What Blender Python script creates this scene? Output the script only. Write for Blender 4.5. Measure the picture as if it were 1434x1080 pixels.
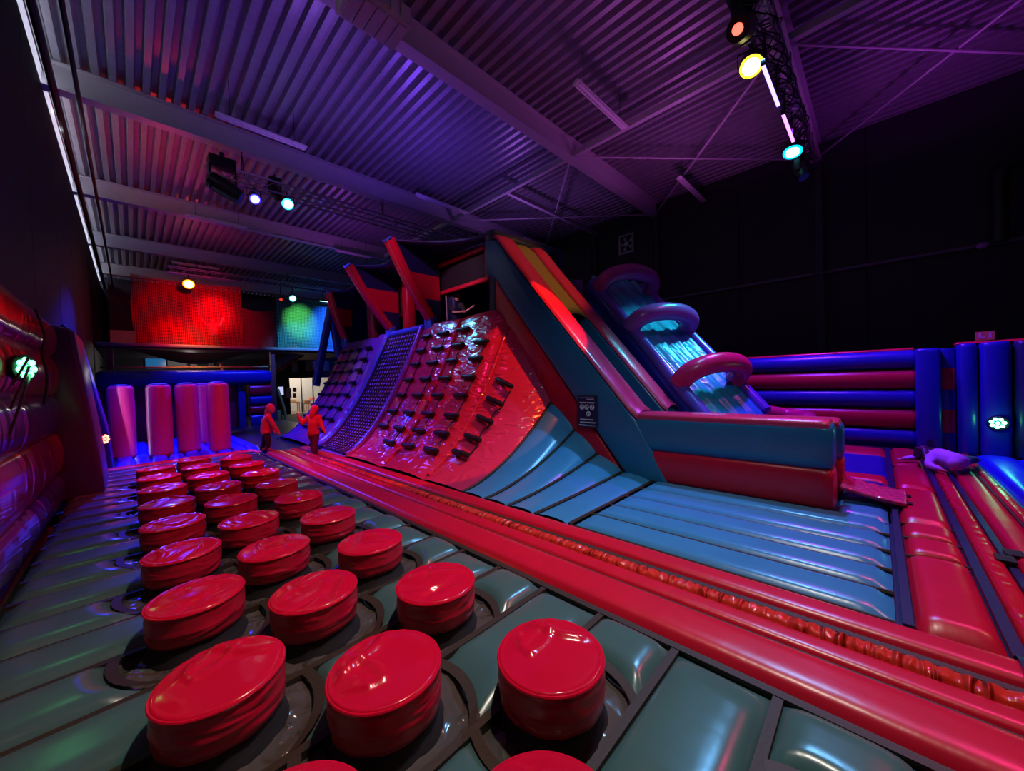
import bpy, math, random
import numpy as np
from mathutils import Vector, Matrix
random.seed(7)
for o in list(bpy.data.objects): bpy.data.objects.remove(o)
scn = bpy.context.scene
COL = scn.collection
# ------------------------------------------------------------------ camera
PX, PY = 717.0, 540.0
VX, VY = (1229.0, 512.0), (185.0, 550.0)
FOC = math.sqrt(-((VX[0]-PX)*(VY[0]-PX) + (VX[1]-PY)*(VY[1]-PY)))
def rc(p): return np.array([p[0]-PX, PY-p[1], -FOC])
ax = rc(VX); ax /= np.linalg.norm(ax)
ay = rc(VY); ay /= np.linalg.norm(ay)
RW = np.array([ax, ay, np.cross(ax, ay)])
CP = np.array([0, 0, 1.6])
def ray(x, y): return RW @ rc((x, y))
def onz(x, y, z=0.0): r = ray(x, y); return CP + r*((z-CP[2])/r[2])
def onx(x, y, X0): r = ray(x, y); return CP + r*(X0/r[0])
def ony(x, y, Y0): r = ray(x, y); return CP + r*(Y0/r[1])
cam = bpy.data.cameras.new('camera'); camo = bpy.data.objects.new('camera', cam); COL.objects.link(camo)
cam.sensor_width = 36; cam.lens = FOC/1434*36; cam.clip_end = 200; cam.clip_start = 0.02
M4 = Matrix([list(RW[i])+[CP[i]] for i in range(3)]+[[0, 0, 0, 1]])
camo.matrix_world = M4
scn.camera = camo
# ------------------------------------------------------------------ view, world
scn.view_settings.view_transform = 'Standard'
scn.view_settings.look = 'None'
scn.view_settings.gamma = 1
scn.view_settings.exposure = 0.12
wd = bpy.data.worlds.new('world'); scn.world = wd; wd.use_nodes = True
wd.node_tree.nodes['Background'].inputs[0].default_value = (0.02, 0.012, 0.03, 1)
wd.node_tree.nodes['Background'].inputs[1].default_value = 1.0
# ------------------------------------------------------------------ stage light (spots without lamp bodies, many added off the trusses, some behind the camera)
def spot(name, loc, tgt, col, e, ang=60, blend=.6, r=.08):
    l = bpy.data.lights.new(name, 'SPOT'); l.color = col; l.energy = e
    l.spot_size = math.radians(ang); l.spot_blend = blend; l.shadow_soft_size = r
    o = bpy.data.objects.new(name, l); COL.objects.link(o); o.location = loc
    o.rotation_euler = (Vector(tgt)-Vector(loc)).to_track_quat('-Z', 'Y').to_euler()
    return o
def point(name, loc, col, e, r=.15):
    l = bpy.data.lights.new(name, 'POINT'); l.color = col; l.energy = e; l.shadow_soft_size = r
    o = bpy.data.objects.new(name, l); COL.objects.link(o); o.location = loc
    return o
WARM = (1, .80, .55); VIO = (.42, .08, 1); BLU = (.05, .06, 1); RED = (1, .02, .03); CYA = (.15, .75, 1); MAG = (1, .05, .55); GRN = (.1, 1, .35)
# added wash spots above and behind the camera, out of view
spot('wash_white', (2.2, .9, 6.75), (1.7, 2.0, 0), (1, .93, .80), 800, 76, 1, .12)
spot('wash_red_stools', (3.0, 1.1, 6.75), (1.2, 4.2, 0), (1, .04, .07), 520, 64, .9)
spot('wash_warm_low', (6.0, -3.0, 6.5), (3.2, .8, 0), (1, .40, .25), 330, 44, .6)
# spots round the near truss over the slide, some standing off it
spot('wash_blue_tiles', (7.0, 1.2, 6.6), (4.6, 1.9, .3), (.16, .50, 1), 1100, 62, .7)
spot('wash_violet_right', (9.6, 1.2, 6.5), (8.4, -.3, 0), (.34, .02, 1), 3200, 80, .8)
spot('wash_blue_fence', (8.3, 1.1, 6.5), (10.3, .2, .6), (.14, .03, 1), 1700, 70, .8)
spot('wash_magenta_lane', (7.3, -1.4, 6.5), (5.0, -.4, 0), (1, .03, .22), 650, 56, .7)
spot('beam_orange_wall', (5.8, 1.3, 6.6), (4.55, 5.25, 1.2), (1, .09, .02), 1700, 24, .08, .03)
spot('beam_orange_slide', (7.6, 1.4, 6.6), (6.2, 4.9, 4.0), (1, .40, .08), 420, 34, .5)
spot('wash_slide_violet', (9.4, .9, 6.5), (6.6, 2.2, 1.0), (.55, .06, 1), 700, 32, .7)
spot('wash_arch_pink', (8.6, -.6, 6.5), (8.9, 3.0, 2.0), (.9, .06, .6), 220, 44, .7)
spot('wash_slide_face', (1.2, -2.4, 6.6), (5.4, 2.4, 1.2), (.5, .8, 1), 420, 40, .8)  # added spot behind the camera to brighten the slide face
spot('wash_hut', (1.0, 6.0, 6.9), (5.4, 9.2, 4.6), (.75, .14, .6), 800, 36, .8)  # added spot off the trusses to brighten the tower deck
spot('wash_hut_front', (2.0, 5.6, 6.0), (5.9, 7.2, 3.95), (.8, .3, .6), 700, 26, .9)  # second added spot, brings out the deck front and the person
# spots over the middle of the hall, not all on a truss
spot('wash_cyan_arch', (10.4, 1.2, 6.4), (8.3, 3.2, 2.3), (.03, .70, .95), 1150, 34, .7)
spot('beam_cyan_wall', (3.4, 11.6, 6.5), (5.15, 6.9, 2.6), (.1, .55, 1), 420, 16, .3)
spot('wash_magenta_wall', (.9, 4.6, 6.8), (4.2, 7.4, .6), (1, .02, .25), 420, 52, .9)
spot('wash_blue_wall', (2.7, 11.6, 6.5), (4.7, 9.6, 1.6), (.15, .06, 1), 1300, 60, .8)
spot('wash_violet_bed', (1.8, 11.6, 6.6), (.6, 8.6, 0), (.30, .05, 1), 600, 66, .8)
spot('wash_red_far', (1.8, 5.8, 6.8), (1.5, 9.4, 0), (1, .01, .03), 1500, 48, .8)
spot('wash_left_wall', (3.2, 6.0, 6.9), (-.9, 6.4, 1.4), (.75, .03, .4), 150, 60, .7)
# spots over the far end, mostly off the truss
spot('wash_blue_pillars', (1.0, 17.2, 6.6), (.9, 13.0, .2), (.02, .03, 1), 5000, 66, .7)
spot('wash_blue_pillars_side', (4.6, 14.6, 6.6), (.7, 12.9, .8), (.06, .03, 1), 2400, 44, .7)
spot('wash_blue_pillars_side_b', (-.6, 12.9, 6.6), (.9, 13.2, .6), (.06, .03, 1), 1500, 50, .7)
spot('wash_red_pillars', (2.0, 8.0, 6.8), (1.2, 12.6, 1.0), (1, .02, .06), 900, 34, .7)
spot('wash_yellow_bar', (2.2, 22.3, 6.5), (1.8, 20.2, 2.4), (1, .55, .12), 1800, 26, .8)
spot('wash_blue_beam', (4.4, 17.0, 6.8), (3.0, 20.0, 1.6), (.03, .04, 1), 2200, 50, .7)
# daylight entering by the gap under the left eaves
gl = bpy.data.lights.new('daylight_gap_light', 'AREA'); gl.shape = 'RECTANGLE'; gl.size = 34; gl.size_y = .06; gl.energy = 75; gl.color = (.85, .85, 1)
go_ = bpy.data.objects.new('daylight_gap_light', gl); COL.objects.link(go_); go_.location = (-.99, 13, 7.67); go_.rotation_euler = (math.radians(90), 0, math.radians(-90))
go_.rotation_euler = Vector((1, 0, .12)).to_track_quat('-Z', 'X').to_euler()
# unseen upward spots added to tint the roof
for i, (p, c, e) in enumerate([((.9, 13.8, 6.3), RED, 90), ((5.5, 8.6, 6.3), (.2, .06, 1), 150), ((3.0, 8.4, 6.0), (.32, .12, 1), 90),
        ((9.6, 8.8, 6.2), (.5, .15, 1), 75), ((10.5, 3.6, 6.0), (.75, .12, .8), 75), ((8.0, 4.0, 5.6), (.7, .12, .75), 60), ((6.0, 15.0, 6.2), (.5, .06, .8), 70),
        ((11.4, -1.0, 6.0), (.65, .06, 1), 80), ((2.0, 19.4, 6.4), (.9, .04, .3), 50), ((4.5, 3.4, 6.2), (.5, .1, .6), 30)]):
    spot('roof_fill_%d' % i, p, (p[0]+.01, p[1], p[2]+5), c, e*.8, 150, .5, .15)
# ------------------------------------------------------------------ materials
MATS = {}
def mat(name, col=None, rough=.5, metal=0.0, bump=0.0, bscale=8.0, var=.12, emit=None, es=0.0, stretch=None, alpha=None, coat=0.0):
    if name in MATS: return MATS[name]
    m = bpy.data.materials.new(name); m.use_nodes = True
    nt = m.node_tree; b = nt.nodes['Principled BSDF']
    b.inputs['Roughness'].default_value = rough; b.inputs['Metallic'].default_value = metal
    tc = nt.nodes.new('ShaderNodeNewGeometry')
    mp = nt.nodes.new('ShaderNodeMapping'); nt.links.new(tc.outputs['Position'], mp.inputs[0])
    if stretch: mp.inputs['Scale'].default_value = stretch
    nz = nt.nodes.new('ShaderNodeTexNoise'); nz.inputs['Scale'].default_value = bscale; nz.inputs['Detail'].default_value = 4
    nt.links.new(mp.outputs[0], nz.inputs['Vector'])
    cr = nt.nodes.new('ShaderNodeMix'); cr.data_type = 'RGBA'
    cr.inputs[6].default_value = tuple(c*(1-var) for c in col)+(1,); cr.inputs[7].default_value = tuple(min(1, c*(1+var)) for c in col)+(1,)
    nt.links.new(nz.outputs['Fac'], cr.inputs[0]); nt.links.new(cr.outputs[2], b.inputs['Base Color'])
    if bump:
        bp = nt.nodes.new('ShaderNodeBump'); bp.inputs['Strength'].default_value = bump; bp.inputs['Distance'].default_value = .03
        nt.links.new(nz.outputs['Fac'], bp.inputs['Height']); nt.links.new(bp.outputs[0], b.inputs['Normal'])
    if emit:
        b.inputs['Emission Color'].default_value = tuple(emit)+(1,); b.inputs['Emission Strength'].default_value = es
    if coat: b.inputs['Coat Weight'].default_value = coat; b.inputs['Coat Roughness'].default_value = .15
    if alpha is not None: b.inputs['Alpha'].default_value = alpha
    MATS[name] = m
    return m
def wrinkle(name, col, rough, strength, scale, stretch=None, dist=.03, ridged=True):
    """vinyl with folds: stretched ridged noise as fine relief"""
    m = mat(name, col, rough, bump=0, bscale=3, var=.06)
    nt = m.node_tree; b = nt.nodes['Principled BSDF']
    g = nt.nodes.new('ShaderNodeNewGeometry'); mp = nt.nodes.new('ShaderNodeMapping')
    nt.links.new(g.outputs['Position'], mp.inputs[0])
    if stretch: mp.inputs['Scale'].default_value = stretch
    n = nt.nodes.new('ShaderNodeTexNoise'); n.inputs['Scale'].default_value = scale; n.inputs['Detail'].default_value = 3; n.inputs['Distortion'].default_value = .6
    if ridged:
        n.noise_type = 'RIDGED_MULTIFRACTAL'
    nt.links.new(mp.outputs[0], n.inputs['Vector'])
    bp = nt.nodes.new('ShaderNodeBump'); bp.inputs['Strength'].default_value = strength; bp.inputs['Distance'].default_value = dist
    nt.links.new(n.outputs['Fac'], bp.inputs['Height']); nt.links.new(bp.outputs[0], b.inputs['Normal'])
    return m
def net_mat(name, col, scale, fill, trans=.35):
    m = bpy.data.materials.new(name); m.use_nodes = True; nt = m.node_tree
    b = nt.nodes['Principled BSDF']; b.inputs['Base Color'].default_value = col+(1,); b.inputs['Roughness'].default_value = .7
    b.inputs['Transmission Weight'].default_value = 0
    tl = nt.nodes.new('ShaderNodeBsdfTranslucent'); tl.inputs[0].default_value = col+(1,)
    mx0 = nt.nodes.new('ShaderNodeMixShader'); mx0.inputs[0].default_value = trans
    nt.links.new(b.outputs[0], mx0.inputs[1]); nt.links.new(tl.outputs[0], mx0.inputs[2])
    tr = nt.nodes.new('ShaderNodeBsdfTransparent'); mx = nt.nodes.new('ShaderNodeMixShader')
    g = nt.nodes.new('ShaderNodeNewGeometry'); sx = nt.nodes.new('ShaderNodeSeparateXYZ'); nt.links.new(g.outputs['Position'], sx.inputs[0])
    outs = []
    for ch in ('X', 'Z'):
        mu = nt.nodes.new('ShaderNodeMath'); mu.operation = 'MULTIPLY'; mu.inputs[1].default_value = scale; nt.links.new(sx.outputs[ch], mu.inputs[0])
        fr = nt.nodes.new('ShaderNodeMath'); fr.operation = 'FRACT'; nt.links.new(mu.outputs[0], fr.inputs[0])
        lt = nt.nodes.new('ShaderNodeMath'); lt.operation = 'LESS_THAN'; lt.inputs[1].default_value = .3; nt.links.new(fr.outputs[0], lt.inputs[0])
        outs.append(lt)
    mxm = nt.nodes.new('ShaderNodeMath'); mxm.operation = 'MAXIMUM'; nt.links.new(outs[0].outputs[0], mxm.inputs[0]); nt.links.new(outs[1].outputs[0], mxm.inputs[1])
    mr = nt.nodes.new('ShaderNodeMapRange'); mr.inputs[3].default_value = fill; mr.inputs[4].default_value = .9; nt.links.new(mxm.outputs[0], mr.inputs[0])
    nt.links.new(mr.outputs[0], mx.inputs[0]); nt.links.new(tr.outputs[0], mx.inputs[1]); nt.links.new(mx0.outputs[0], mx.inputs[2])
    nt.links.new(mx.outputs[0], nt.nodes['Material Output'].inputs[0])
    MATS[name] = m
    return m
M_RED = mat('red_vinyl', (.52, .006, .03), .30, bump=.15, bscale=5)
M_REDW = wrinkle('red_vinyl_folded', (.52, .008, .02), .24, .55, 3.0, (1, 1, 1), .05)
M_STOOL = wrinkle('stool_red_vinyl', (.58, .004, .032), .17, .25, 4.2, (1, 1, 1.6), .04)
M_STOOLS = wrinkle('stool_side_shaded_vinyl', (.44, .005, .03), .33, .8, 5.0, (1, 1, 3.0), .03)  # side colour darkened for the shade under light from above
M_BLUE = mat('blue_vinyl', (.015, .135, .27), .28, bump=.12, bscale=5)
M_BLUED = mat('deep_blue_vinyl', (.012, .02, .28), .30, bump=.15, bscale=4)
M_BRBLUE = mat('bright_blue_vinyl', (.01, .02, .62), .3, bump=.15, bscale=4)
M_NAVY = mat('navy_vinyl', (.012, .022, .075), .36, bump=.15, bscale=4)
M_BED = mat('grey_green_vinyl', (.05, .125, .118), .25, bump=.12, bscale=4, var=.1)
M_TILE = mat('sky_blue_vinyl', (.035, .21, .42), .27, bump=.14, bscale=4)
M_PINK = wrinkle('climb_wall_vinyl', (.46, .03, .10), .17, .8, 4.0, (1.0, 1.0, 2.4), .05)
M_PURP = wrinkle('purple_vinyl', (.15, .035, .26), .27, .6, 3.5, (1, 1, .5), .04)
M_PINKTOP = mat('pink_red_vinyl', (.55, .03, .10), .27, bump=.2, bscale=9)
M_TAPE = mat('brown_black_tape', (.024, .015, .007), .6, bump=.08, bscale=60)
M_GAP = wrinkle('clear_wrinkled_film', (.07, .065, .055), .16, 1.0, 9.0, (1, 1, 1), .05)
M_BLACK = mat('black_rubber', (.010, .010, .012), .42)
M_BLKMET = mat('black_metal', (.012, .012, .014), .4, .3)
M_WALL = mat('black_cladding', (.004, .004, .006), .65, bscale=2, var=.2)
M_WALLR = mat('near_black_paint', (.018, .014, .026), .7, bscale=2, var=.2)
M_STEEL = mat('grey_painted_steel', (.42, .42, .44), .5, bscale=6)
M_DECK = mat('galvanised_deck', (.30, .30, .33), .42, .35, bscale=7, var=.25)
M_TRUSS = mat('truss_aluminium', (.45, .45, .48), .35, .7)
M_WHITE = mat('lamp_housing', (.6, .6, .62), .4)
M_CONC = mat('concrete', (.05, .05, .05), .8)
M_SKIN = mat('skin', (.55, .30, .22), .5); M_HAIR = mat('hair_dark', (.03, .015, .01), .5)
# ------------------------------------------------------------------ mesh builder
class MB:
    def __init__(s): s.v = []; s.f = []; s.mi = []
    def add(s, vs, fs, m=0):
        o = len(s.v); s.v += [tuple(map(float, v)) for v in vs]
        for f in fs: s.f.append([i+o for i in f]); s.mi.append(m)
    def box(s, x0, x1, y0, y1, z0, z1, m=0):
        vs = [(x, y, z) for x in (x0, x1) for y in (y0, y1) for z in (z0, z1)]
        s.add(vs, [(0, 1, 3, 2), (4, 6, 7, 5), (0, 4, 5, 1), (2, 3, 7, 6), (0, 2, 6, 4), (1, 5, 7, 3)], m)
    def prism(s, poly, axis, a, b, m=0):
        n = len(poly)
        def P(p, t): return {'x': (t, p[0], p[1]), 'y': (p[0], t, p[1]), 'z': (p[0], p[1], t)}[axis]
        vs = [P(p, a) for p in poly]+[P(p, b) for p in poly]
        fs = [list(range(n))[::-1], [i+n for i in range(n)]]+[(i, (i+1) % n, (i+1) % n+n, i+n) for i in range(n)]
        s.add(vs, fs, m)
    def tube(s, pts, r, n=10, m=0, closed=False, caps=True):
        pts = [Vector(p) for p in pts]; k = len(pts)
        rs = r if isinstance(r, (list, tuple)) else [r]*k
        rings = []; up = None
        for i, p in enumerate(pts):
            if closed: d = pts[(i+1) % k]-pts[i-1]
            else: d = pts[min(i+1, k-1)]-pts[max(i-1, 0)]
            d = d.normalized() if d.length else Vector((0, 0, 1))
            if up is None: up = Vector((0, 0, 1)) if abs(d.z) < .9 else Vector((1, 0, 0))
            sx = d.cross(up)
            if sx.length < 1e-4: sx = d.cross(Vector((1, 0, 0)))
            sx.normalize(); up2 = sx.cross(d).normalized(); up = up2
            rings.append([p+rs[i]*(math.cos(2*math.pi*j/n)*sx+math.sin(2*math.pi*j/n)*up2) for j in range(n)])
        vs = [v for rg in rings for v in rg]; fs = []
        for i in range(k if closed else k-1):
            a = i*n; b = ((i+1) % k)*n
            for j in range(n): fs.append((a+j, a+(j+1) % n, b+(j+1) % n, b+j))
        if caps and not closed: fs += [list(range(n))[::-1], [(k-1)*n+j for j in range(n)]]
        s.add(vs, fs, m)
    def sphere(s, c, r, n=10, sc=(1, 1, 1), m=0):
        vs = [(c[0], c[1], c[2]-r*sc[2])]; k = n//2+1
        for i in range(1, k):
            t = math.pi*i/k-math.pi/2
            for j in range(n):
                a = 2*math.pi*j/n
                vs.append((c[0]+r*sc[0]*math.cos(t)*math.cos(a), c[1]+r*sc[1]*math.cos(t)*math.sin(a), c[2]+r*sc[2]*math.sin(t)))
        vs.append((c[0], c[1], c[2]+r*sc[2])); fs = []
        for j in range(n): fs.append((0, 1+(j+1) % n, 1+j))
        for i in range(k-2):
            for j in range(n): fs.append((1+i*n+j, 1+i*n+(j+1) % n, 1+(i+1)*n+(j+1) % n, 1+(i+1)*n+j))
        t = len(vs)-1
        for j in range(n): fs.append((t, t-n+j, t-n+(j+1) % n))
        s.add(vs, fs, m)
    def grid(s, fn, nu, nv, m=0):
        vs = [fn(i/nu, j/nv) for j in range(nv+1) for i in range(nu+1)]
        s.add(vs, [(j*(nu+1)+i, j*(nu+1)+i+1, (j+1)*(nu+1)+i+1, (j+1)*(nu+1)+i) for j in range(nv) for i in range(nu)], m)
    def lathe(s, prof, c, n=24, m=0):
        vs = []; fs = []
        for (r, z) in prof:
            for j in range(n):
                a = 2*math.pi*j/n; vs.append((c[0]+r*math.cos(a), c[1]+r*math.sin(a), c[2]+z))
        for i in range(len(prof)-1):
            for j in range(n): fs.append((i*n+j, i*n+(j+1) % n, (i+1)*n+(j+1) % n, (i+1)*n+j))
        fs += [list(range(n))[::-1], [(len(prof)-1)*n+j for j in range(n)]]
        s.add(vs, fs, m)
    def puff(s, p0, p1, w, h, side=None, n=20, e=3.0, endr=None, m=0):
        """inflated beam: superellipse section, rounded ends"""
        p0 = Vector(p0); p1 = Vector(p1); d = p1-p0; L = d.length; d.normalize()
        sx = Vector(side) if side else d.cross(Vector((0, 0, 1)))
        sx.normalize(); up = sx.cross(d)
        if endr is None: endr = min(w, h)*.35
        endr = min(endr, L*.45)
        st = [(0, 1-.55), (.10*endr, 1-.28), (.35*endr, .86), (.7*endr, .96), (endr, 1)]
        st = st+[(L-a, b) for a, b in st[::-1]]
        vs = []
        for (t, q) in st:
            kx = 1-(1-q)*min(1, endr*2/w); ky = 1-(1-q)*min(1, endr*2/h)
            for j in range(n):
                a = 2*math.pi*j/n; ca, sa = math.cos(a), math.sin(a)
                x = math.copysign(abs(ca)**(2/e), ca)*w/2*kx; y = math.copysign(abs(sa)**(2/e), sa)*h/2*ky
                vs.append(p0+d*t+sx*x+up*y)
        k = len(st); fs = [(i*n+j, i*n+(j+1) % n, (i+1)*n+(j+1) % n, (i+1)*n+j) for i in range(k-1) for j in range(n)]
        fs += [list(range(n))[::-1], [(k-1)*n+j for j in range(n)]]
        s.add(vs, fs, m)
    def build(s, name, mats, parent=None, smooth=True, ang=40, bevel=0, seg=3, sub=0, origin=None):
        me = bpy.data.meshes.new(name)
        vs = s.v
        if origin is not None: vs = [(a-origin[0], b-origin[1], c-origin[2]) for a, b, c in vs]
        me.from_pydata(vs, [], s.f); 
        import bmesh
        bm = bmesh.new(); bm.from_mesh(me); bmesh.ops.recalc_face_normals(bm, faces=bm.faces); bm.to_mesh(me); bm.free()
        if not isinstance(mats, (list, tuple)): mats = [mats]
        for m in mats: me.materials.append(m)
        if len(mats) > 1: me.polygons.foreach_set('material_index', s.mi)
        if smooth:
            me.polygons.foreach_set('use_smooth', [True]*len(me.polygons))
            if ang < 180: me.set_sharp_from_angle(angle=math.radians(ang))
        o = bpy.data.objects.new(name, me); COL.objects.link(o)
        if origin is not None: o.location = origin
        if bevel:
            b = o.modifiers.new('bevel', 'BEVEL'); b.width = bevel; b.segments = seg; b.limit_method = 'ANGLE'; b.angle_limit = math.radians(30)
            me.polygons.foreach_set('use_smooth', [True]*len(me.polygons))
            for a in ('sharp_edge',):
                if a in me.attributes: me.attributes.remove(me.attributes[a])
        if sub:
            b = o.modifiers.new('sub', 'SUBSURF'); b.levels = sub; b.render_levels = sub
        if parent is not None: o.parent = parent; o.matrix_parent_inverse = parent.matrix_basis.inverted()
        return o
def thing(name, label, cat, loc=(0, 0, 0), group=None):
    o = bpy.data.objects.new(name, None); COL.objects.link(o); o.location = loc; o.empty_display_size = .1
    return tag(o, label, cat, group)
def tag(o, label, cat, group=None):
    o['label'] = label; o['category'] = cat
    if group: o['group'] = group
    return o
def struct(o): o['kind'] = 'structure'; return o
def copy_tree(o, loc, par=None):
    c = o.copy(); COL.objects.link(c)
    if par is None: c.location = loc
    else: c.parent = par
    for ch in o.children: copy_tree(ch, None, c)
    return c
def smooth_path(ps, k=6):
    ps = [Vector(p) for p in ps]; out = []
    for i in range(len(ps)-1):
        a, b, c, d = ps[max(i-1, 0)], ps[i], ps[i+1], ps[min(i+2, len(ps)-1)]
        for j in range(k):
            t = j/k; out.append(.5*((2*b)+(c-a)*t+(2*a-5*b+4*c-d)*t*t+(3*b-a-3*c+d)*t**3))
    return out+[ps[-1]]
# ------------------------------------------------------------------ hall
XL, XR, YB, YF, ZC = -1.0, 14.35, 31.0, -6.0, 8.15
FZ = -.42
def one(name, mt, fn, kind=True, **k):
    b = MB(); fn(b); o = b.build(name, mt, **k)
    return struct(o) if kind else o
one('floor', M_CONC, lambda b: b.box(XL-.2, XR+.2, YF-.2, YB+.2, FZ-.2, FZ))
wl = one('wall_left', M_WALL, lambda b: b.box(XL-.2, XL-.06, YF, YB, FZ, 7.62))
wr = one('wall_right', M_WALLR, lambda b: b.box(XR+.06, XR+.2, YF, YB, FZ, ZC))
for i in range(12):
    ya, yb = YF+i*3.083+.012, YF+(i+1)*3.083-.012
    b = MB(); b.box(XL-.06, XL, ya, yb, FZ, 7.62); b.build('cladding_panel', M_WALL, wl, False)
    b = MB(); b.box(XR, XR+.06, ya, yb, FZ, ZC-.01); b.build('cladding_panel', M_WALLR, wr, False)
DX0, DX1 = 8.1, 11.0
def backwall(b):
    b.box(XL, DX0, YB, YB+.2, FZ, ZC); b.box(DX1, XR, YB, YB+.2, FZ, ZC); b.box(DX0, DX1, YB, YB+.2, 2.3, ZC)
one('wall_back', M_WALLR, backwall)
one('wall_front', M_WALLR, lambda b: b.box(XL, XR, YF-.2, YF, FZ, ZC))
def deck(b):
    p = .25; x = XL-.2; pr = []
    while x < XR+.2:
        pr += [(x, ZC+.13), (x+.09, ZC+.13), (x+.12, ZC), (x+.22, ZC)]; x += p
    vs = [(a, YF, z) for a, z in pr]+[(a, YB, z) for a, z in pr]; n = len(pr)
    b.add(vs, [(i, i+1, n+i+1, n+i) for i in range(n-1)])
one('ceiling', M_DECK, deck, smooth=False)
one('trim_1', mat('daylight_gap', (.7, .7, .75), .5, emit=(.8, .8, 1), es=9.0), lambda b: b.box(XL-.08, XL-.02, YF, YB, 7.64, 7.69))
one('trim_2', M_STEEL, lambda b: b.box(XL-.2, XL+.02, YF, YB, 7.90, 8.12))
# columns on the right wall
for i, yy in enumerate((1.2, 6.0, 8.7, 11.5, 17.0, 22.5)):
    one('trim_%d' % (3+i), mat('wall_column', (.035, .028, .05), .6), lambda b: (b.box(XR-.22, XR, yy-.12, yy-.10, FZ, 7.6), b.box(XR-.12, XR-.1, yy-.12, yy+.12, FZ, 7.6), b.box(XR-.22, XR, yy+.10, yy+.12, FZ, 7.6)))
one('trim_9', mat('wall_rail', (.12, .10, .15), .5), lambda b: b.tube([(XR-.08, -6, 4.35), (XR-.08, 6.4, 4.40)], .045, 8))
# ------------------------------------------------------------------ roof steel
def ibeam(x0, x1, y, z0, z1, w, name, label, group):
    root = thing(name, label, 'beam', (x0, y, z0), group)
    b = MB(); b.box(x0, x1, y-.012, y+.012, z0+.02, z1-.02); b.build('web', M_STEEL, root, False)
    b = MB(); b.box(x0, x1, y-w/2, y+w/2, z0, z0+.022); b.build('flange', M_STEEL, root, False)
    b = MB(); b.box(x0, x1, y-w/2, y+w/2, z1-.022, z1); b.build('flange', M_STEEL, root, False)
    return root
for y, lb in ((-3.6, 'grey steel roof beam over the entrance end of the hall'), (1.2, 'grey steel roof beam above the truss with coloured bar lights'), (6.0, 'grey steel roof beam with the ribbed heater box hung on it'),
              (11.5, 'grey steel roof beam carrying the truss with blue and cyan lamps'), (17.0, 'grey steel roof beam between the middle and far trusses'),
              (22.5, 'grey steel roof beam above the red net balcony'), (27.6, 'last grey steel roof beam near the back wall')):
    ibeam(XL, XR, y, 7.6, 8.14, .26, 'roof_beam', lb, 'roof beams across the hall')
def strut(a, b_, r, name, label, cat, group):
    b = MB(); b.tube([a, b_], r, 8); return tag(b.build(name, M_STEEL), label, cat, group)
for (a, c, lb) in (((8.8, 1.3), (8.8, 5.9), 'steel roof strut between the bar-light beam and the heater beam'), ((8.8, 6.1), (8.8, 11.4), 'steel roof strut from the heater beam to the cyan-lamp beam'), ((8.8, -3.5), (8.8, 1.1), 'steel roof strut on the entrance side of the bar-light beam'), ((8.8, 11.6), (8.8, 16.9), 'steel roof strut behind the slide tower roof')):
    b = MB(); b.box(8.74, 8.86, a[1], c[1], 7.66, 7.80); tag(b.build('roof_strut', M_STEEL, smooth=False), lb, 'strut', 'roof struts along the hall')
b = MB(); b.box(8.86, XR, 8.52, 8.64, 7.66, 7.80); tag(b.build('roof_strut', M_STEEL, smooth=False), 'short steel strut halfway between two beams running to the right wall', 'strut')
for (y0, y1, nm) in ((1.3, 5.9, 'between the bar-light beam and heater beam'), (6.1, 11.4, 'over the slide tower'), (-3.5, 1.1, 'on the entrance side')):
    strut((8.9, y0, 7.74), (14.2, y1, 7.74), .028, 'brace_rod', 'thin diagonal steel brace rod %s rising one way' % nm, 'brace rod', 'crossed roof brace rods')
    strut((8.9, y1, 7.70), (14.2, y0, 7.70), .028, 'brace_rod', 'thin diagonal steel brace rod %s crossing the other' % nm, 'brace rod', 'crossed roof brace rods')
# pipes along the left eaves
for (x, z, r, lb) in ((-.50, 7.3, .035, 'thin dark pipe running along the ceiling near the left wall'), (-.84, 7.5, .06, 'thick dark pipe under the left eaves')):
    b = MB(); b.tube([(x, YF, z), (x, YB-.1, z)], r, 8); tag(b.build('eaves_pipe', M_BLKMET), lb, 'pipe')
for yy, nm in ((1.2, 'bar-light beam'), (6, 'heater beam'), (11.5, 'cyan-lamp beam'), (17, 'beam between the trusses'), (22.5, 'beam above the red net')):
    b = MB(); b.tube([(-.5, yy, 7.33), (-.5, yy, 7.6)], .012, 6); b.tube([(-.84, yy, 7.55), (-.84, yy, 7.6)], .012, 6)
    tag(b.build('pipe_hanger', M_BLKMET), 'short dark rod hanger tying the eaves pipes to the '+nm, 'hanger', 'pipe hangers on the beams')
# ribbed heater box on the heater beam
root = thing('heater_box', 'ribbed ceiling box with slatted faces mounted on a roof beam', 'heater', (2.9, 5.5, 7.2))
b = MB(); b.box(2.4, 3.35, 5.25, 5.85, 7.28, 7.58); b.build('housing', M_STEEL, root, False, bevel=.01)
for k in range(5):
    b = MB(); b.box(2.45+k*.18, 2.58+k*.18, 5.22, 5.25, 7.32, 7.54); b.build('slat', M_STEEL, root, False)
    b = MB(); b.box(2.45+k*.18, 2.58+k*.18, 5.3, 5.8, 7.25, 7.28); b.build('slat', M_STEEL, root, False)
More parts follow.
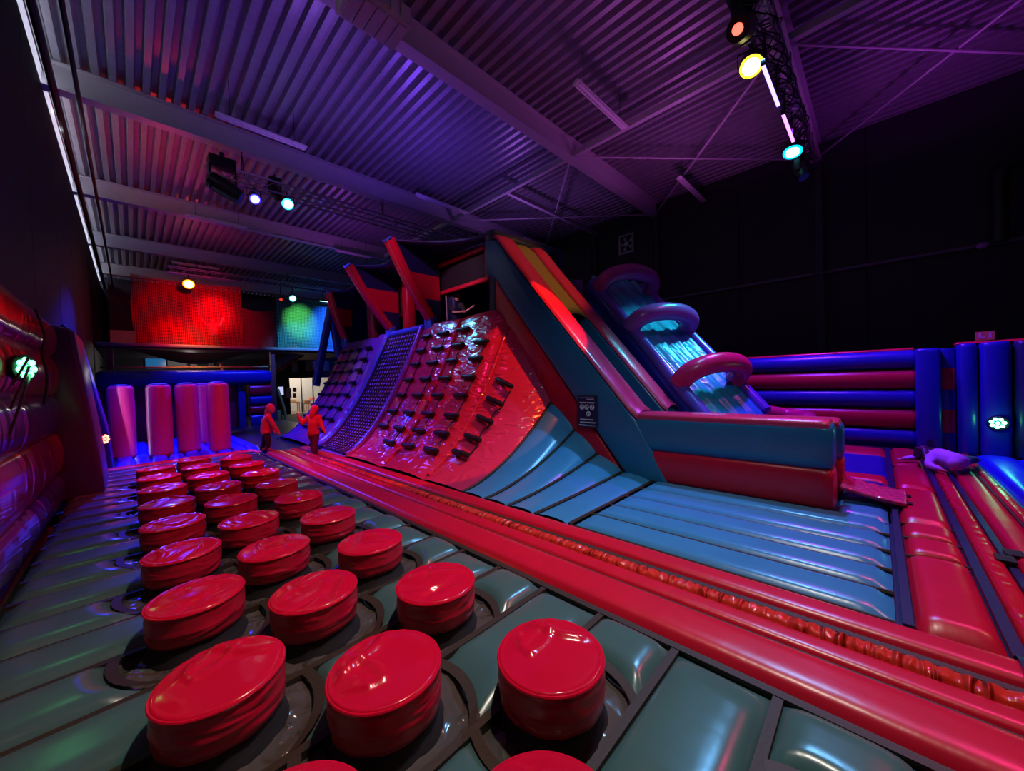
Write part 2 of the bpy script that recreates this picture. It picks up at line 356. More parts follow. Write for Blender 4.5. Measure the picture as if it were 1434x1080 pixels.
# fluorescent battens
def batten(pa, pb, z, lb):
    A = onz(*pa, z); B = onz(*pb, z); y = (A[1]+B[1])/2; x0, x1 = A[0], B[0]
    root = thing('strip_light', lb, 'strip light', ((x0+x1)/2, y, z), 'unlit fluorescent strip lights')
    b = MB(); b.prism([(y-.03, z+.07), (y+.03, z+.07), (y+.085, z+.02), (y+.085, z), (y-.085, z), (y-.085, z+.02)], 'x', x0, x1); b.build('reflector', M_WHITE, root, False)
    for s in (-.045, .045):
        b = MB(); b.tube([(x0+.04, y+s, z-.02), (x1-.04, y+s, z-.02)], .016, 8); b.build('tube', M_WHITE, root)
    for xx in (x0+.25, x1-.25):
        b = MB(); b.tube([(xx, y, z+.07), (xx, y, ZC)], .006, 5); b.build('hanger_wire', M_BLKMET, root)
for a in (((302, 158), (428, 210), 7.3, 'unlit white strip light beside the cyan-lamp beam, above the truss end'), ((260, 301), (346, 320), 7.4, 'unlit strip light beside the beam behind the middle truss, tinted pink'),
          ((585, 272), (652, 300), 7.4, 'unlit strip light above the tower roof beside the cyan-lamp beam'), ((808, 115), (875, 180), 7.4, 'unlit strip light near the roof strut in front of the heater beam'),
          ((950, 250), (987, 282), 7.4, 'unlit strip light next to the right wall near the heater beam'), ((240, 367), (307, 378), 7.4, 'unlit strip light above the red net'),
          ((407, 398), (458, 408), 7.3, 'unlit strip light with violet sheen above the green net'), ((470, 351), (520, 361), 7.4, 'unlit strip light close to the tower roof end'),
          ((738, 333), (776, 352), 7.35, 'unlit strip light behind the slide tower top, by the wall')):
    batten(*a)
# ------------------------------------------------------------------ trusses
def truss(x0, x1, y, z, lb, hang):
    root = thing('lighting_truss', lb, 'truss', ((x0+x1)/2, y, z), 'lighting trusses under the beams')
    h = .14
    for (dy, dz) in ((-h, -h), (h, -h), (-h, h), (h, h)):
        b = MB(); b.tube([(x0, y+dy, z+dz), (x1, y+dy, z+dz)], .024, 8); b.build('chord', M_TRUSS, root)
    n = int((x1-x0)/.36); st = (x1-x0)/n
    sides = [((-h, -h), (-h, h)), ((h, -h), (h, h)), ((-h, h), (h, h)), ((-h, -h), (h, -h))]
    for si, (p, q) in enumerate(sides):
        b = MB()
        for i in range(n):
            a, c = (p, q) if i % 2 else (q, p)
            b.tube([(x0+i*st, y+a[0], z+a[1]), (x0+(i+1)*st, y+c[0], z+c[1])], .011, 5)
        b.build('lattice', M_TRUSS, root)
    for xx in hang:
        b = MB(); b.tube([(xx-.05, y-.1, z+h), (xx-.02, y-.1, 7.62)], .014, 6); b.tube([(xx+.05, y+.1, z+h), (xx+.02, y+.1, 7.62)], .014, 6); b.build('hanger', M_BLKMET, root)
truss(1.45, 11.8, 11.55, 6.95, 'aluminium lattice truss holding the black moving head with blue and cyan lamps', (2.2, 6.0, 10.0))
truss(.4, 12.9, 1.2, 6.98, 'aluminium lattice truss wrapped in cables holding the bar lights', (1.5, 5.5, 9, 12.4))
truss(1.3, 10.2, 22.3, 6.98, 'aluminium lattice truss in front of the net balcony', (2.3, 6, 9.5))
# cables on the near truss
b = MB()
for k in range(9):
    ps = []
    for i in range(40):
        x = 5.2+i*.195
        ps.append((x, 1.2+.16*math.sin(i*.9+k*1.7)+.05*random.uniform(-1, 1), 6.93+.17*math.cos(i*.7+k*2.1)+.06*random.uniform(-1, 1)))
    b.tube(smooth_path(ps, 3), .012, 5)
tag(b.build('cable_bundle', M_BLACK), 'tangled black cables wound along the near truss', 'cables')['kind'] = 'stuff'
# lamps
def emis(name, col, s):
    return mat(name, col, .4, emit=col, es=s, var=0)
def par(px, Y, lb, col, es, aim, glow=None, r=.13, grp=None, e=0):
    P = Vector(ony(px[0], px[1], Y)); d = (Vector(aim)-P).normalized()
    root = thing('par_lamp', lb, 'stage lamp', P, grp)
    b = MB(); b.tube([P-d*.24, P-d*.2, P-d*.02, P], [r*.7, r*.95, r, r*1.04], 18); b.build('can', M_BLKMET, root)
    sat = tuple(max(0, (c-.25)/.75)**1.6 for c in col)
    b = MB(); b.tube([P+d*.0, P+d*.012], r*.97, 18); b.build('lens_halo', emis('halo_'+'_'.join('%02d' % int(c*99) for c in col), sat, es*.14), root)  # saturated glowing ring added for the lamp's coloured halo
    b = MB(); b.tube([P+d*.01, P+d*.018], r*.74, 18); b.build('lens', emis('lens_'+'_'.join('%02d' % int(c*99) for c in col), col, es*.5), root)
    sd = d.cross(Vector((0, 0, 1))).normalized(); top = Vector((P.x, Y if abs(P.z-7) < 1.5 else P.y, P.z+.3))
    b = MB(); c = P-d*.1; b.tube([c+sd*(r+.02), c+sd*(r+.02)+Vector((0, 0, .22)), c-sd*(r+.02)+Vector((0, 0, .22)), c-sd*(r+.02)], .012, 6); b.tube([c+Vector((0, 0, .22)), (c.x, Y, max(c.z+.3, 6.86))], .02, 6); b.build('yoke', M_BLKMET, root)
    return root
G = 'stage lamps on the trusses'
par((357, 279), 11.45, 'round blue stage lamp next to the black moving head', (.35, .35, 1), 14, (2.6, 4, 0), grp=G)
par((403, 286), 11.45, 'bright cyan stage lamp on the middle truss', (.35, .85, 1), 14, (2.6, 3, 0), r=.15, grp=G)
par((264, 398), 22.15, 'warm yellow stage lamp in front of the red net', (1, .72, .2), 12, (1.5, 12, 0), r=.22, grp=G)
par((410, 418), 22.15, 'cyan-white stage lamp in front of the green net', (.4, .9, 1), 10, (5, 10, 0), r=.17, grp=G)
par((393.5, 419.5), 22.15, 'small red-lit lamp beside the cyan lamp over the green net', (1, .08, .04), 1.2, (5, 10, 0), r=.09, grp=G)
par((1052, 93), 1.38, 'yellow-white lamp with lens cluster above the bar lights', (1, .95, .35), 9, (3, 1, 0), r=.17, grp=G)
par((1110, 213), 1.3, 'cyan oval lamp at the wall end of the near truss', (.2, .85, 1), 9, (8, 1.4, 0), r=.19, grp=G)
def ledbar(pa, pb, Y, lb, col, es):
    A = Vector(ony(*pa, Y)); B = Vector(ony(*pb, Y)); z = (A.z+B.z)/2; A.z = B.z = z
    root = thing('led_bar', lb, 'bar light', (A+B)/2, 'lit bar lights on the trusses')
    b = MB(); b.box(A.x-.03, B.x+.03, Y-.034, Y+.034, z+.012, z+.10); b.build('housing', M_BLKMET, root, False, bevel=.01)
    b = MB(); b.box(A.x, B.x, Y-.026, Y+.026, z, z+.012); b.build('diffuser', emis('bar_'+'_'.join('%02d' % int(c*99) for c in col), col, es), root, False)
    for xx in (A.x+.15, B.x-.15):
        b = MB(); b.tube([(xx, Y, z+.10), (xx, Y, 6.9)], .015, 6); b.build('bracket', M_BLKMET, root)
ledbar((1069, 100), (1090, 143), 1.2, 'blue-white lit bar light on the near truss', (.3, .25, 1), 3.2)
ledbar((1097, 165), (1111, 196), 1.2, 'magenta lit bar light on the near truss', (.85, .2, 1), 3)
ledbar((448, 421), (476, 425.5), 22.15, 'mint-green lit bar light in front of the net', (.35, 1, .8), 3.5)
def moving_head(P, aim, lb, lit=None, s=1.0):
    P = Vector(P); d = (Vector(aim)-P).normalized(); root = thing('moving_head', lb, 'stage lamp', P, 'moving head lamps')
    b = MB(); b.box(P.x-.2*s, P.x+.2*s, P.y-.14*s, P.y+.14*s, P.z+.34*s, P.z+.5*s); b.build('base', M_BLKMET, root, False, bevel=.02)
    for t in (-1, 1):
        b = MB(); b.prism([(P.y-.08*s, P.z+.36*s), (P.y+.08*s, P.z+.36*s), (P.y+.06*s, P.z-.08*s), (P.y-.06*s, P.z-.08*s)], 'x', P.x+t*.19*s-.025, P.x+t*.19*s+.025); b.build('yoke_arm', M_BLKMET, root, False, bevel=.015)
    b = MB(); b.tube([P-d*.25*s, P-d*.2*s, P+d*.05*s, P+d*.3*s], [.08*s, .15*s, .16*s, .13*s], 16); b.build('head', M_BLKMET, root)
    b = MB(); b.tube([P+d*.3*s, P+d*.31*s], .115*s if not lit else .06*s, 16); b.build('lens', emis('mh_lens_red', (1, .06, .04), 5) if lit else mat('dark_blue_glass', (.01, .01, .12), .1, emit=(.05, .05, .6), es=.05), root)
    b = MB(); b.tube([P+Vector((0, 0, .5*s)), P+Vector((0, 0, .62*s))], .04*s, 8); b.build('clamp', M_BLKMET, root)
pm = ony(312, 262, 11.5); moving_head(pm, (5.5, 10.6, 4.5), 'black unlit moving head lamp hanging at the end of the middle truss', s=1.35)
pm = ony(1038, 35, 1.35); moving_head((pm[0], pm[1], pm[2]-.05), (3.6, 1.2, 4.6), 'black moving head with glowing red lens on the near truss', True, 1.15)
pm = ony(1118, 238, 1.25); moving_head(pm, (9.5, -1, 1), 'dark moving head under the cyan lamp near the right wall', s=.9)
pm = ony(385, 268, 11.5); moving_head((pm[0], pm[1], pm[2]), (4, 12.4, 5), 'small dark lamp between the blue and cyan lamps', s=.7)
# ------------------------------------------------------------------ things on the right wall
root = thing('wall_fan', 'square louvred extractor fan high on the black wall', 'fan', (XR-.03, 7.2, 6.9))
b = MB()
for (y0, y1, z0, z1) in ((6.9, 7.55, 6.52, 6.60), (6.9, 7.55, 7.22, 7.3), (6.9, 6.98, 6.6, 7.22), (7.47, 7.55, 6.6, 7.22)): b.box(XR-.1, XR, y0, y1, z0, z1)
b.build('frame', mat('fan_frame', (.30, .29, .33), .5), root, False)
b = MB(); b.tube([(XR-.08, 7.225, 6.91), (XR-.02, 7.225, 6.91)], .09, 16); b.build('hub', M_STEEL, root)
for k in range(5):
    a = k*2*math.pi/5; b = MB()
    b.add([(XR-.06, 7.225+.08*math.cos(a), 6.91+.08*math.sin(a)), (XR-.03, 7.225+.28*math.cos(a-.25), 6.91+.28*math.sin(a-.25)), (XR-.07, 7.225+.28*math.cos(a+.3), 6.91+.28*math.sin(a+.3))], [(0, 1, 2)]); b.build('blade', M_STEEL, root, False)
b = MB(); b.tube(smooth_path([(XR-.2, -2.05, 4.35), (XR-.2, -2.05, 5.6), (XR-.2, -2.1, 6.0), (XR-.2, -2.5, 6.15), (XR-.2, -4, 6.2)], 6), .14, 12); tag(b.build('vent_duct', M_BLKMET), 'dark bent ventilation duct on the black wall', 'duct')
b = MB(); P = onx(1376, 344, XR-.12); b.sphere(P, .10, 12, (.6, 1, .8)); b.tube([P, (XR, P[1], P[2])], .05, 8)
tag(b.build('wall_round_cap', mat('violet_cap', (.35, .12, .5), .4)), 'round pale violet cap on the wall rail by the duct', 'wall fitting')  # pale violet round fitting of unknown use
b = MB(); b.box(XR-.35, XR-.05, -2.62, -2.42, 5.5, 5.75); b.tube([(XR-.2, -2.55, 5.5), (XR-.2, -2.55, 2)], .05, 8); tag(b.build('junction_box', M_BLKMET), 'small box with a pipe dropping below it beside the duct', 'junction box')
# ------------------------------------------------------------------ inflatable bed with the stools
PITCH = .4965; Y0 = .868; NROW0 = -2; XA, XB = -.745, 2.17
bed = thing('inflatable_bed', 'grey-green inflatable mattress floor of cross tubes under the red stools', 'inflatable', (.7, 5, FZ))
def pillowmesh(b, x0f, x1f, y0, y1, h=.028, lo=-.05, nu=22, nv=14, skirt=True):
    def fn(u, v):
        y = y0+(y1-y0)*v; x0 = x0f(y); x1 = x1f(y); x = x0+(x1-x0)*u; L = x1-x0
        a = min(u*L, (1-u)*L)/.10; a = min(1, a); fu = math.sqrt(max(0, 1-(1-a)**2))
        fv = (1-abs(2*v-1)**4.5)**.62
        return (x, y, lo+(h-lo)*fv*fu + (.004*math.sin(x*31+y*3)*(1-fv) if 0 < v < 1 else 0))
    us = nu
    b.grid(fn, us, nv)
CX = (.25, .805, 1.40); CO = {.25: .16, .805: .10, 1.40: .06}; RST = .256
def rowmid(j): return Y0+PITCH*(j+.5)
NROW = 21
for j in range(NROW0, NROW):
    y0 = Y0+PITCH*j+.018; y1 = Y0+PITCH*(j+1)-.018
    yc = rowmid(j)+.05
    if j <= 17:
        cs = [CX[0], CX[2]] if j % 2 == 0 else [CX[1]]
    else: cs = []
    R = .41
    def arc(c, s, yc=yc): return lambda y: c+s*math.sqrt(max(.03, R*R-(y-rowmid(j)-CO[c]*.8)**2))
    edges = [lambda y: XA]
    for c in cs: edges += [arc(c, -1), arc(c, 1)]
    edges.append(lambda y: XB)
    for k in range(0, len(edges), 2):
        b = MB(); L = edges[k+1](yc)-edges[k](yc)
        if L < .05: continue
        pillowmesh(b, edges[k], edges[k+1], y0, y1, nu=max(8, int(L*9)))
        b.build('bed_panel', M_BED, bed, ang=180)
    if j <= 19:
        b = MB(); b.box(XA, XB, y1-.004, y1+.040, -.08, -.018); b.build('seam_tape', M_TAPE, bed, False)
    for c in cs:
        for s in (-1, 1):
            b = MB(); f = arc(c, s); ys = [y0+(y1-y0)*i/8 for i in range(9)]
            vs = []; 
            for y in ys: vs += [(f(y)-s*.04, y, -.02), (f(y)+s*.015, y, -.014)]
            b.add(vs, [(2*i, 2*i+1, 2*i+3, 2*i+2) for i in range(8)]); b.build('arc_tape', M_TAPE, bed)
        b = MB(); b.grid(lambda u, v: (c-.38+.76*u, y0-.01+(y1-y0+.02)*v, -.055+.02*math.sin(u*14+j)*math.sin(v*9+c)), 14, 8); b.build('film_patch', M_GAP, bed, ang=180)
b = MB(); b.box(XA, XB, -.3, Y0+PITCH*NROW, FZ, -.075); b.build('mattress_base', M_NAVY, bed, False)
# red panel across the near end of the bed
b = MB(); pillowmesh(b, lambda y: 0.2, lambda y: XB, -1.6, -.14, nu=16); b.build('end_panel', M_RED, bed, ang=180)
b = MB(); b.box(0.15, XB, -1.7, -.3, FZ, -.06); b.build('end_base', M_NAVY, bed, False)
# stools
def make_stool(seed):
    root = thing('stool_pad', 'round red vinyl stepping drum standing in the rows on the grey-green mattress', 'stool', (0, 0, 0), 'red stepping drums on the mattress')
    n = 40; r = RST; prof = [(r*.90, .042), (r*.985, .045), (r*1.0, .07), (r*1.012, .115), (r*1.02, .12), (r*1.012, .125), (r*1.015, .17), (r, .215)]
    b = MB(); vs = []; fs = []
    for i, (q, z) in enumerate(prof):
        for k in range(n):
            a = 2*math.pi*k/n; w = 1+.008*math.sin(7*a+z*20)+.006*math.sin(13*a-z*31)
            vs.append((q*w*math.cos(a), q*w*math.sin(a), z))
    for i in range(len(prof)-1):
        for k in range(n): fs.append((i*n+k, i*n+(k+1) % n, (i+1)*n+(k+1) % n, (i+1)*n+k))
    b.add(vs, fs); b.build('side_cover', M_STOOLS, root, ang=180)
    b = MB(); 
    n = 64; rings = [(1.0, .215), (1.0, .232), (.975, .247), (.94, .243)]+[(.94-.94*i/15, .244+.018*(1-(1-i/15)**2)) for i in range(1, 15)]
    rg = random.Random(seed); fold = []
    for i in range(6):
        t0 = rg.uniform(0, 6.28); t1 = t0+rg.uniform(.7, 2.2); q0, q1 = rg.uniform(.65, .95), rg.uniform(.3, .9)
        fold.append((q0*math.cos(t0), q0*math.sin(t0), q1*math.cos(t1), q1*math.sin(t1), rg.choice((-1, 1))*rg.uniform(.008, .017), rg.uniform(.04, .10)))
    vs = []; fs = []
    def crease(x, y):
        d = 0
        for (ax_, ay_, bx_, by_, am, wd_) in fold:
            ux, uy = bx_-ax_, by_-ay_; L = ux*ux+uy*uy; t = max(0, min(1, ((x-ax_)*ux+(y-ay_)*uy)/L)); px_, py_ = ax_+ux*t, ay_+uy*t
            px_ += .06*math.sin(t*5+am*900)*(-uy); py_ += .06*math.sin(t*5+am*900)*ux
            dd = math.hypot(x-px_, y-py_); d += am*math.exp(-(dd/wd_)**2)
        return d
    for i, (q, z) in enumerate(rings):
        for k in range(n):
            a = 2*math.pi*k/n; x, y = q*math.cos(a), q*math.sin(a)
            dz = crease(x, y)*min(1, (1.0-q)*9) if i > 2 else (.002*math.sin(a*17) if i == 2 else 0)
            vs.append((r*x, r*y, z+dz))
    vs.append((0, 0, .262+crease(0, 0)))
    for i in range(len(rings)-1):
        for k in range(n): fs.append((i*n+k, i*n+(k+1) % n, (i+1)*n+(k+1) % n, (i+1)*n+k))
    for k in range(n): fs.append(((len(rings)-1)*n+k, (len(rings)-1)*n+(k+1) % n, len(vs)-1))
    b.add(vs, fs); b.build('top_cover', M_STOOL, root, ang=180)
    b = MB(); b.tube([(r*1.005*math.cos(2*math.pi*k/n), r*1.005*math.sin(2*math.pi*k/n), .232) for k in range(n)], .007, 6, closed=True); b.build('piping', M_STOOL, root)
    b = MB(); b.lathe([(r*1.06, -.075), (r*1.05, -.05), (r*.98, -.03), (r*.94, .03), (r*.93, .05)], (0, 0, 0), 32); b.build('shadow_skirt', mat('shadow_black', (.004, .004, .005), .8), root)  # black base ring in place of the contact shadow under the drum
    return root
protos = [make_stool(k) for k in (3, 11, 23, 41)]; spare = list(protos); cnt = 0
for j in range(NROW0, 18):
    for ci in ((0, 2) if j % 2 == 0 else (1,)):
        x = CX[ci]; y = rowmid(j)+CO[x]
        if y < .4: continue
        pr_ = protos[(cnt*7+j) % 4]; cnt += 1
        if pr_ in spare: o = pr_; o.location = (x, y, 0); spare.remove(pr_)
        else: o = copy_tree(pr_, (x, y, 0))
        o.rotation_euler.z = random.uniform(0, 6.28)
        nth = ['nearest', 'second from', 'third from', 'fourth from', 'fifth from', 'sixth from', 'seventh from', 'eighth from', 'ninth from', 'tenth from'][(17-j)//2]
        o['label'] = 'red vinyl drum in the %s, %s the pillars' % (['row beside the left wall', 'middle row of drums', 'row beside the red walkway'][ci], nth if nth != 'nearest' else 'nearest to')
# ------------------------------------------------------------------ long red strip beside the bed
strip = thing('red_walkway', 'long red inflatable walkway with brown tape lines and puckered seam beside the stools', 'inflatable', (2.7, 5, FZ))
def longpuff(name, m, x0, x1, y0, y1, h, par, lo=-.045, axis='y', ny=40, wob=.0):
    b = MB()
    def fn(u, v):
        fu = (1-abs(2*u-1)**4.5)**.62; p = x0+(x1-x0)*u; q = y0+(y1-y0)*v
        e = min(1, min(q-y0, y1-q)/.1) if axis else 1
        z = lo+(h-lo)*fu*math.sqrt(max(0, 1-(1-e)**2))+wob*math.sin(q*95+3*math.sin(q*7)+2*u)*math.sin(math.pi*u)
        return (p, q, z) if axis == 'y' else (q, p, z)
    b.grid(fn, 12, ny); return b.build(name, m, par, ang=180)
SY0, SY1 = -3.0, 10.9
longpuff('wide_tube', M_RED, 2.235, 2.60, SY0, SY1, .035, strip, ny=90)
longpuff('flat_band', M_RED, 2.615, 2.80, SY0, SY1, .015, strip, ny=60)
longpuff('puckered_band', wrinkle('puckered_red', (.55, .03, .02), .16, 1.0, 3.0, (1.0, 6.0, 1), .10), 2.80, 2.93, SY0, SY1, .02, strip, ny=1100, wob=.009)
longpuff('back_tube', M_RED, 2.985, 3.24, SY0, SY1, .035, strip, ny=90)
for (x, w, z) in ((2.205, .05, -.02), (2.607, .022, -.012), (2.957, .05, .0), (3.255, .02, -.02)):
    b = MB(); b.box(x-w/2, x+w/2, SY0, SY1, z-.03, z); b.build('tape_line', M_TAPE, strip, False)
b = MB(); b.grid(lambda u, v: (2.95+.32*u, -.56+.06*v, .055-.06*(2*u-1)**4), 8, 2); b.build('cross_belt', M_NAVY, strip)
b = MB(); b.box(2.19, 3.26, SY0, SY1, FZ, -.05); b.build('walkway_base', M_NAVY, strip, False)
# ------------------------------------------------------------------ climbing tower with slide
YK = [-.2, 2.0, 2.45, 2.91, 3.34, 3.77, 4.3, 4.9, 5.57, 5.65, 14.5]; ZK = [0, 0, 0, .07, .294, .645, 1.148, 1.98, 2.98, 3.02, 3.02]
def zc(y): return float(np.interp(y, YK, ZK))
def prof(t): t = min(1, max(0, t)); return t**1.6
def surf(x, y): return zc(y)*prof((x-3.25)/2.15)
def snorm(x, y):
    e = .02; return Vector((-(surf(x+e, y)-surf(x-e, y))/(2*e), -(surf(x, y+e)-surf(x, y-e))/(2*e), 1)).normalized()
tow = thing('climbing_tower', 'tall inflatable climbing tower with net lane, roofed deck and red and blue slide', 'inflatable', (5, 8, FZ))
def wallpatch(name, m, y0, y1, nx=28, ny=20, off=0, puff=0, pexp=2.5):
    b = MB()
    def fn(u, v):
        x = 3.27+2.13*u; y = y0+(y1-y0)*v; p = Vector((x, y, surf(x, y))); n = snorm(x, y)
        return p+n*(off+puff*(1-abs(2*v-1)**pexp)**.6)
    b.grid(fn, nx, ny); return b.build(name, m, tow, ang=180)
wallpatch('climb_panel', M_PINK, 4.32, 5.35, ny=16, puff=.03)
wallpatch('climb_panel', M_PINK, 5.35, 6.86, ny=16, puff=.05)
wallpatch('climb_panel', M_PINK, 6.86, 8.45, ny=16, puff=.05)
wallpatch('net_lane', wrinkle('net_lane_vinyl', (.22, .22, .55), .3, .5, 7, None, .04), 8.62, 10.22, ny=16, off=-.03)
wallpatch('climb_panel', M_PURP, 10.95, 13.75, ny=20, puff=.05)
for (ya, w, m) in ((8.52, .24, M_PURP), (10.30, .12, mat('lane_edge_blue', (.04, .12, .5), .3)), (10.66, .56, M_PURP)):
    wallpatch('lane_border', m, ya-w/2, ya+w/2, ny=10, off=0.0, puff=.09)
# ridged puckered joins between climb panels
for yj in (5.35, 6.86):
    b = MB(); b.tube([Vector((3.4+2.0*i/60, yj, surf(3.4+2.0*i/60, yj)))+snorm(3.4+2.0*i/60, yj)*(.02+.008*math.sin(i*2.3)) for i in range(61)], .035, 8); b.build('seam_pucker', M_PINK, tow)
b = MB(); b.tube([(5.40, y, surf(5.4, y)+.0) for y in (8.4, 9.4, 10.4)], .09, 12); b.build('lane_top_roll', mat('lane_edge_blue', None), tow)
# net: ropes over the lane
b = MB()
nr, nc = 34, 11
def lanept(u, v, o=.035): x = 3.36+2.0*u; y = 8.66+1.52*v; return Vector((x, y, surf(x, y)))+snorm(x, y)*o
for i in range(nr+1): b.tube([lanept(i/nr+.006*math.sin(k*1.9+i), k/nc) for k in range(nc+1)], .016, 5)
for k in range(nc+1): b.tube([lanept(i/nr, k/nc+.012*math.sin(i*1.7+k)) for i in range(nr+1)], .016, 5)
o = b.build('scramble_net', M_BLACK, tow); o['kind'] = 'stuff'
# pads behind the net
b = MB()
for i in range(nr):
    for k in range(nc):
        c = lanept((i+.5)/nr, (k+.5)/nc, .0); n = snorm(c.x, c.y); t = Vector((0, 1, 0)); s_ = t.cross(n)
        q = [c+t*.055+s_*.024, c-t*.055+s_*.024, c-t*.055-s_*.024, c+t*.055-s_*.024]
        q2 = [c+(p-c)*.6+n*.03 for p in q]
        b.add(q+q2, [(4, 5, 6, 7)]+[(a, (a+1) % 4, (a+1) % 4+4, a+4) for a in range(4)])
o = b.build('net_pads', mat('pad_lilac', (.35, .35, .75), .3), tow); o['kind'] = 'stuff'
# rungs and their ropes
def rung(x, y, L=.42, r=.050):
    p = Vector((x, y, surf(x, y))); n = snorm(x, y); p += n*(.05+.05+.02*abs(n.y))
    b = MB(); a = Vector((0, L/2, 0)); sl = (surf(x, y+.1)-surf(x, y-.1))/.2; a.z = sl*L/2*.4
    ps = [p-a, p-a*.97, p-a*.85, p+a*.85, p+a*.97, p+a]; b.tube(ps, [r*.5, r*.8, r, r, r*.8, r*.5], 10); b.build('climbing_rung', M_BLACK, tow)
XR_ = [5.25, 5.08, 4.91, 4.71, 4.50, 4.26, 4.02, 3.77]
def ropes(y, xs, side=.2):
    for xa, xb in zip(xs[:-1], xs[1:]):
        ps = []
        for t in (0, .35, .65, 1):
            x = xa+(xb-xa)*t; yy = y+(-side*.7 if t in (0, 1) else -side*.55+.05*math.sin(xa*30)); ps.append(Vector((x, yy, surf(x, yy)))+snorm(x, yy)*.07)
        b = MB(); b.tube(ps, .012, 5); b.build('rung_rope', M_BLACK, tow)
for y, xs in ((5.03, [4.94, 4.69, 4.43, 4.15, 3.88]), (5.72, XR_[1:]), (6.51, XR_), (7.27, XR_), (8.0, XR_[:7])):
    for x in xs: rung(x, y)
    ropes(y, xs)
for y, xs in ((11.25, XR_), (11.95, XR_), (12.65, XR_), (13.3, XR_[:7])):
    for x in xs: rung(x, y, .42)
    ropes(y, xs)
# curved blue tiles at the foot of the slide
ys = [2.42, 2.91, 3.36, 3.80, 4.30]
for a, c in zip(ys[:-1], ys[1:]): wallpatch('floor_tile', M_TILE, a+.012, c-.012, nx=20, ny=10, off=-.02, puff=.045)
def seamline(pts, w=.02):
    b = MB(); b.tube(pts, w, 6); b.build('seam_tape', M_TAPE, tow)
for y in ys: seamline([Vector((3.27+2.13*i/16, y, surf(3.27+2.13*i/16, y)+.0)) for i in range(17)], .018)
xs = [3.275, 3.705, 4.11, 4.524, 4.965, 5.40]
for a, c in zip(xs[:-1], xs[1:]): longpuff('floor_tile', M_TILE, a+.012, c-.012, -.06, 2.40, .035, tow, lo=-.035, ny=24)
for a, c in ((5.41, 5.84), (5.86, 6.6)): longpuff('floor_tile', M_TILE, a, c, -.06, .34, .02, tow, lo=-.035, ny=10)
b = MB(); b.box(5.40, 6.6, -.06, .38, FZ, -.045); b.build('tile_base', M_NAVY, tow, False)
for a in xs[:-1]: seamline([(a, -.06, -.012), (a, 2.4, -.012)], .017)
b = MB(); b.box(3.26, 5.5, -.08, 14.0, FZ, -.06); b.build('tower_base', M_NAVY, tow, False)
# left-hand side of the climb wall (closing face) and deck
b = MB(); n = 14
vs = [(3.27+2.13*i/n, 13.75, surf(3.27+2.13*i/n, 13.75)) for i in range(n+1)]+[(3.27+2.13*i/n, 13.75, FZ) for i in range(n+1)]
b.add(vs, [(i, i+1, n+2+i, n+1+i) for i in range(n)]); b.build('side_face', M_PURP, tow, False)
b = MB(); b.box(5.40, 7.6, 5.6, 13.75, 2.75, 2.98); b.build('deck', M_NAVY, tow, False)
b = MB(); b.box(5.45, 7.7, 5.75, 13.75, FZ, 2.75); b.build('lower_block', M_NAVY, tow, False)
b = MB(); b.box(7.5, 7.7, 5.6, 13.75, 2.98, 4.75); b.build('rear_wall', M_NAVY, tow, False)
b = MB(); b.box(5.55, 7.6, 13.6, 13.75, 2.98, 4.85); b.build('end_wall', M_BLUED, tow, False)
# corner post next to the slide, inner posts
b = MB(); b.puff((5.62, 5.78, 2.9), (5.62, 5.72, 4.66), .42, .38, (1, 0, 0), e=4); b.build('corner_post', M_NAVY, tow)
for (x, y, w, m) in ((5.75, 8.45, .34, M_RED), (5.75, 9.75, .34, M_RED), (5.75, 12.0, .5, mat('maroon_vinyl', (.28, .01, .05), .35)), (5.85, 11.0, .45, M_NAVY), (5.95, 7.85, .4, M_NAVY)):
    b = MB(); b.puff((x, y, 2.9), (x, y, 4.7), .34, w, (1, 0, 0), e=3); b.build('inner_post', m, tow)
# window frames with black mesh
M_MESH = net_mat('black_mesh', (.012, .010, .014), 40, .72, .1)
def frame(x, y0, y1, z0, z1, t=.10):
    for (a, c, d, e) in ((y0, y1, z0-t, z0), (y0, y1, z1, z1+t), (y0-t, y0, z0-t, z1+t), (y1, y1+t, z0-t, z1+t)):
        b = MB(); b.puff((x, (a+c)/2, d), (x, (a+c)/2, e), .1, c-a, (1, 0, 0), e=4, endr=.03) if (e-d) > (c-a) else b.puff((x, a, (d+e)/2), (x, c, (d+e)/2), .1, e-d, (1, 0, 0), e=4, endr=.03)
        b.build('window_frame', M_RED, tow)
    b = MB(); b.box(x+.02, x+.03, y0, y1, z0, z1); b.build('mesh_panel', M_MESH, tow, False)
frame(5.70, 6.27, 8.1, 3.92, 4.54); frame(5.95, 8.75, 9.5, 3.80, 4.5); frame(5.95, 10.5, 11.6, 3.75, 4.45)
b = MB(); b.puff((5.72, 5.9, 4.70), (5.72, 8.05, 4.78), .16, .16, (1, 0, 0), e=3); b.build('header_tube', M_NAVY, tow)
b = MB(); b.tube([(5.75, 7.9, 2.98), (5.75, 7.9, 3.9)], .02, 8); b.build('thin_rail', M_STEEL, tow)
